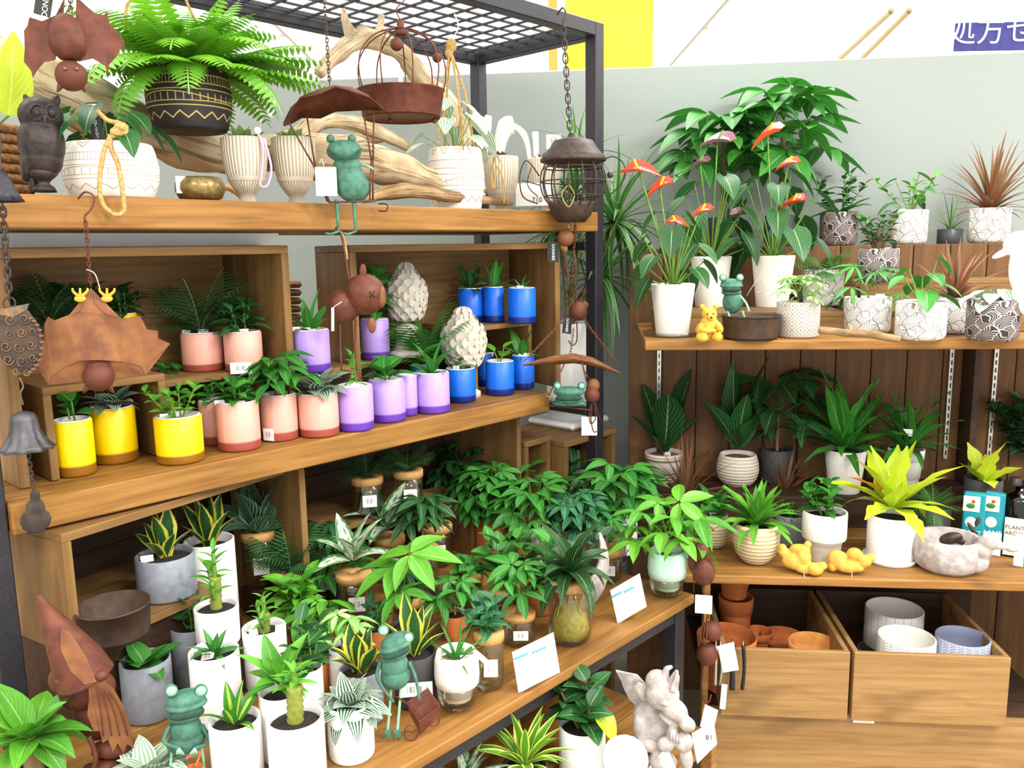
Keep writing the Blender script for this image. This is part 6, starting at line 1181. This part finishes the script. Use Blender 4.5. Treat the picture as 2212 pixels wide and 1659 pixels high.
for i, (x, y) in enumerate(top_):
    wv = 26 * sin(pi * i / 6) + 1
    for d in (-1, -.5, 0, .5, 1): vs.append(f.P(x, y + (1 - d * d) * wv * .55 + 4, d * wv * 1.5))
n0 = len(vs); vs += [v - V((0, 0, .003)) for v in vs]
for i in range(6):
    for j in range(4): k = i * 5 + j; fs += [(k, k + 1, k + 6, k + 5), (n0 + k, n0 + k + 5, n0 + k + 6, n0 + k + 1)]
    for j in (0, 4): k = i * 5 + j; fs.append((k, k + 5, n0 + k + 5, n0 + k))
ob('leaf_tray', mesh(vs, fs, 'rust orange'), f.t)
f.chain((1133, 780), (1218, 690), 'rust orange', 8, .9); f.chain((1262, 692), (1338, 792), 'rust', 8, 1); f.chain((1240, 706), (1232, 765), 'brass', 8, .9)
f = hang('frog_swing', 1230, 770, 'green open-mouthed frog ornament on a wire triangle at the rack corner', (W_, 1.58))
f.tube('wire_frame', [(1220, 785, 0), (1178, 870, 0), (1182, 876, 0), (1280, 886, 0)], 1.6, 'rust', k=0); f.tube('wire_frame', [(1255, 775, 0), (1268, 830, 0), (1300, 915, 0)], 1.4, 'rust', k=0)
f.blob('head', [(1229, 846, 0, (34, 20, 12)), (1229, 864, 0, (32, 20, 10)), (1229, 872, 4, (38, 20, 7))], 'verdigris', 1.5); f.blob('mouth', [(1229, 857, -14, (29, 9, 9))], 'verdigris dark', 1.5)
for x in (1204, 1256): f.ball('eye', x, 833, 6.5, 'verdigris pale', -6); f.ring('eye_socket', x, 833, 7.5, 1.5, 'verdigris', -4)
f.tube('arm', [(1194, 862, 0), (1182, 856, -2), (1178, 852, -2)], 2, 'brass')
f = hang('bell_pair', 1262, 775, 'two small rust bells and white price tag beside the green frog mask', (W_, 1.55))
f.tube('wire', [(1254, 770, 0), (1262, 800, 0), (1276, 825, 0)], 1.3, 'rust', k=0)
f.ball('bell', 1282, 833, (14, 14, 15), 'rust orange', 4); f.ball('bell', 1279, 853, (17, 16, 18), 'rust', 0)
f.tube('hook', [(1276, 872, 0), (1273, 895, 0), (1276, 915, 0), (1286, 905, 0), (1285, 880, 0)], 1.3, 'rust'); f.tube('hook', [(1279, 872, 0), (1277, 905, 0), (1282, 932, 0), (1292, 930, 0)], 1.3, 'rust'); f.card('price_tag', 1273, 922, 34, 42, 'white card', 8)
# round rusty bird with ears
f = hang('round_bird_ornament', 725, 490, 'large round rusty metal animal ornament with small ears hanging before the lilac pots')
f.blob('body', [(788, 636, 0, (46, 42, 46)), (742, 662, 6, (38, 34, 38))], 'rust', 2.2)
f.blob('ear', [(784, 586, -4, (8, 5, 17))], 'rust', 1.2); f.blob('ear', [(803, 702, -10, (9, 5, 18))], 'rust orange', 1.2); f.blob('face_ring', [(822, 640, -8, (12, 22, 26))], 'rust orange', 1.6)
for a, b in (((796, 628, -46), (808, 640, -44)), ((808, 626, -44), (797, 641, -46))): f.tube('stitch', [a, b], 1.3, 'black tag', k=0)
f.tube('hanging_rod', [(724, 505, 0), (728, 490, 0), (740, 520, 0), (755, 612, -6)], 2.2, 'rust', 4); f.tube('strap', [(735, 500, 4), (744, 520, 8), (750, 560, 20)], 3, 'rope')
f.tube('tag_string', [(738, 650, -34), (722, 660, -36), (718, 672, -36)], .8, 'white card', k=0); f.plate('side_tag', [(716, 662, -36), (722, 662, -30), (722, 712, -30), (716, 712, -36)], 1, 'white card')
f.tube('leg', [(768, 690, 0), (768, 740, 0), (772, 812, 0), (782, 820, -4)], 2.4, 'rust', 4); f.tube('leg', [(735, 700, 0), (735, 740, 0), (738, 800, 0)], 2, 'rust', 4)
# ropes over the shelf edge and on the hanging pots
f = hang('rope_loop', 240, 280, 'knotted cream jute rope looped over the front of the broad white pot', (W_, 1.675), 'rope')
f.tube('rope', [(210, 235, 30), (232, 258, 10), (262, 268, 0), (272, 285, -4), (250, 292, 0), (236, 300, 0), (222, 340, -2), (215, 400, -2), (222, 440, -2), (245, 462, -2), (266, 458, -2), (266, 425, -2), (256, 360, 0), (240, 320, 0), (238, 290, 0)], 5, 'rope', 5)
f.blob('knot', [(262, 275, -2, (15, 12, 11)), (250, 285, -2, (12, 10, 10))], 'rope', 1.5)
f = hang('rope_hanger', 414, 150, 'thin brown rope hanger rising from the black fern pot', (W_, 1.86), 'rope')
f.tube('rope', [(374, 145, -60), (345, 60, -20), (352, 10, -10), (330, -10, 0), (278, 5, 0), (272, 60, 0), (270, 105, 0)], 3.4, 'rope', 5); f.tube('rope', [(480, 140, 40), (410, 20, 0), (385, -60, 0)], 3, 'rope', 5)
f = hang('rope_hanger', 972, 60, 'knotted jute rope hanger above the pale trailing plant pot', (W_, 1.92), 'rope')
f.tube('wire_hook', [(982, 30, 0), (990, 60, 0), (974, 86, 0)], 1.4, 'white card'); f.blob('knot', [(975, 98, 0, (12, 11, 15)), (970, 115, 0, (9, 9, 12))], 'rope', 1.5)
for x, y, d in ((945, 330, -30), (1025, 325, 10), (960, 320, 50), (1000, 330, -50)): f.tube('cord', [(973, 110, 0), ((973 + x) / 2 + (x - 973) * .1, 200, d * .4), (x, y, d)], 2.6, 'rope', 5)
for cx in (575, 582): pass
f = hang('ribbon_bow', 560, 300, 'lilac ribbon hanging down the left ribbed goblet pot', (W_, 1.745), 'ribbon'); f.tube('ribbon', [(556, 285, 0), (568, 320, -2), (566, 370, -2), (562, 400, -2), (578, 400, 0), (586, 360, 0), (570, 300, 0)], 2.6, 'ribbon', 5); f.ball('bead', 556, 282, 8, 'off white')
f = hang('ribbon_bow', 1070, 340, 'gold ribbon looped on the goblet pot right of the rope-hung pot', (W_, 1.865), 'ribbon'); f.tube('ribbon', [(1070, 335, 0), (1062, 370, 0), (1066, 410, 0), (1074, 360, 0), (1090, 400, 0), (1088, 440, 0)], 2.2, 'ribbon gold', 5)
# right front corner: rust animals on wire
f = hang('squirrel_ornament', 1512, 1166, 'stacked rust-red metal animal with round ears hanging at the table corner', (W_, 1.09))
f.blob('body', [(1513, 1190, 0, (20, 18, 21)), (1520, 1236, 0, (25, 22, 30)), (1500, 1172, 0, (6, 5, 7)), (1526, 1172, 0, (6, 5, 7)), (1494, 1215, 6, (8, 8, 24))], 'rust', 1.5)
f.card('price_tag', 1520, 1299, 36, 42, 'white card', -16); f.tube('tag_string', [(1515, 1262, 0), (1520, 1280, -14)], .8, 'rust', k=0)
for x in (1507, 1519): f.ball('eye', x, 1186, 2.2, 'black tag', -17)
f.tube('wire', [(1518, 1262, 0), (1524, 1300, 4), (1530, 1338, 4)], 1.4, 'rust', k=0)
f.tube('hook', [(1520, 1170, 8), (1522, 1150, 14), (1508, 1140, 18), (1500, 1160, 20), (1498, 1290, 24)], 1.4, 'rust', 3)
f = hang('rust_bell_ornament', 1530, 1330, 'two rust-red metal apples on a long wire hook below the white tag', (W_, 1.08))
f.ball('apple', 1537, 1363, (23, 22, 22), 'rust', 0); f.ball('apple', 1527, 1414, (23, 21, 26), 'rust', 2)
for a in (-12, 0, 12): f.tube('bail', [(1524 + a * .3, 1340, -8), (1520 + a * .5, 1365, -22), (1524, 1384, -20)], 1.4, 'rust')
f.tube('wire', [(1527, 1330, 2), (1526, 1345, 0)], 1.3, 'rust', k=0); f.tube('hook', [(1520, 1438, 0), (1516, 1480, 0), (1520, 1508, -2), (1530, 1516, -2), (1536, 1500, -2)], 2, 'rust'); f.plate('price_tag', [(1550, 1393, -6), (1585, 1384, -6), (1596, 1444, -6), (1562, 1450, -6)], 1, 'white card')
# hand tools hanging on the front of the left crate
for i, (x, w_, m, lab) in enumerate(((1547, 9, 'steel', 'steel tool blade, leftmost, hanging before the terracotta crate'), (1557, 7, 'steel', 'second steel tool blade hanging before the terracotta crate'), (1584, 13, 'black tag', 'wide black tool handle hanging before the terracotta crate'), (1606, 9, 'black tag', 'narrow black tool handle, rightmost, hanging before the terracotta crate'))):
    o = onp(x, 1395, D_, 2.30); t = thing('hand_tool', o, lab, 'tool'); k = depth(o) / F; R2 = camright(o)
    tube('handle' if m == 'black tag' else 'blade', t, [R2 * 0, R2 * (.004 * (i % 2)) + V((0, 0, -.07)), V((0, 0, -.135 * (1 if i > 1 else .9)))], [w_ * k * .5, w_ * k * .42, w_ * k * .5], m, 8, 5)
    tube('hook', t, [V((0, 0, -.005)), D_ * .012 + V((0, 0, .010)), D_ * .035 + V((0, 0, .004))], .0016, 'steel', 5, 3)
f = Fig('price_tag', 1570, 1540, None, 'long white price tag strip hanging between the tools on the terracotta crate', 'price tag', plane=(D_, 2.285)); f.card('card', 1563, 1505, 12, 58, 'white card', 0, .06)
# plant with the big lime leaf at the left frame edge
p = onp(-45, 430, W_, 1.66); p.z = ZT; 
t = thing('potted_plant', uw(.49, 1.93, ZT), 'plant at the left frame edge with one big upright lime green leaf', 'potted plant'); ob('pot', potme('cyl', .05, .09, 'white matte'), t); ob('soil', disc(.045, 'soil'), t, (0, 0, .08))
q = onp(18, 250, W_, 1.82) - t.location; q2 = onp(38, 60, W_, 1.82) - t.location
stick('petiole', t, (0, 0, .08), q, .003, 'stem green'); put('leaf', t, leafme('ovate', .42, 'leaf lime', .3), q, (q2 - q), (q2 - q).length, up=-W_)
g = PL(t, V((0, 0, .08)), .12, .1, 4); g.bush(3, 5, .5, 'ovate', .5, 'leaf mid')

# ================================================================ settle: nudge pots that touch apart, put a block under the raised ones
for it in range(40):
    for i in range(len(ITEMS)):
        a, ra, a0, a1 = ITEMS[i]
        for j in range(i + 1, len(ITEMS)):
            b, rb_, b0, b1 = ITEMS[j]
            if a0 >= b1 or b0 >= a1: continue
            d = b.location - a.location; d.z = 0; L = d.length; e = ra + rb_ + .002 - L
            if e > 0 and L > 1e-4: d = d / L; m = min(e * .35, .01); a.location -= d * m; b.location += d * m
for t, r, z0, z1 in ITEMS:
    if .52 < z0 < .68 and t.location.dot(W_) > 1.2 and t.location.dot(D_) < 2.35:
        q = uw(t.location.dot(U), t.location.dot(W_), .502); o = unit('wooden_block', q, RZ, 'small dark wooden block raising the ' + t['label'].split(' with ')[0][:60], 'block'); board('block', o, -r * .8, r * .8, -r * .8, r * .8, 0, z0 - .503, 'dark wood')
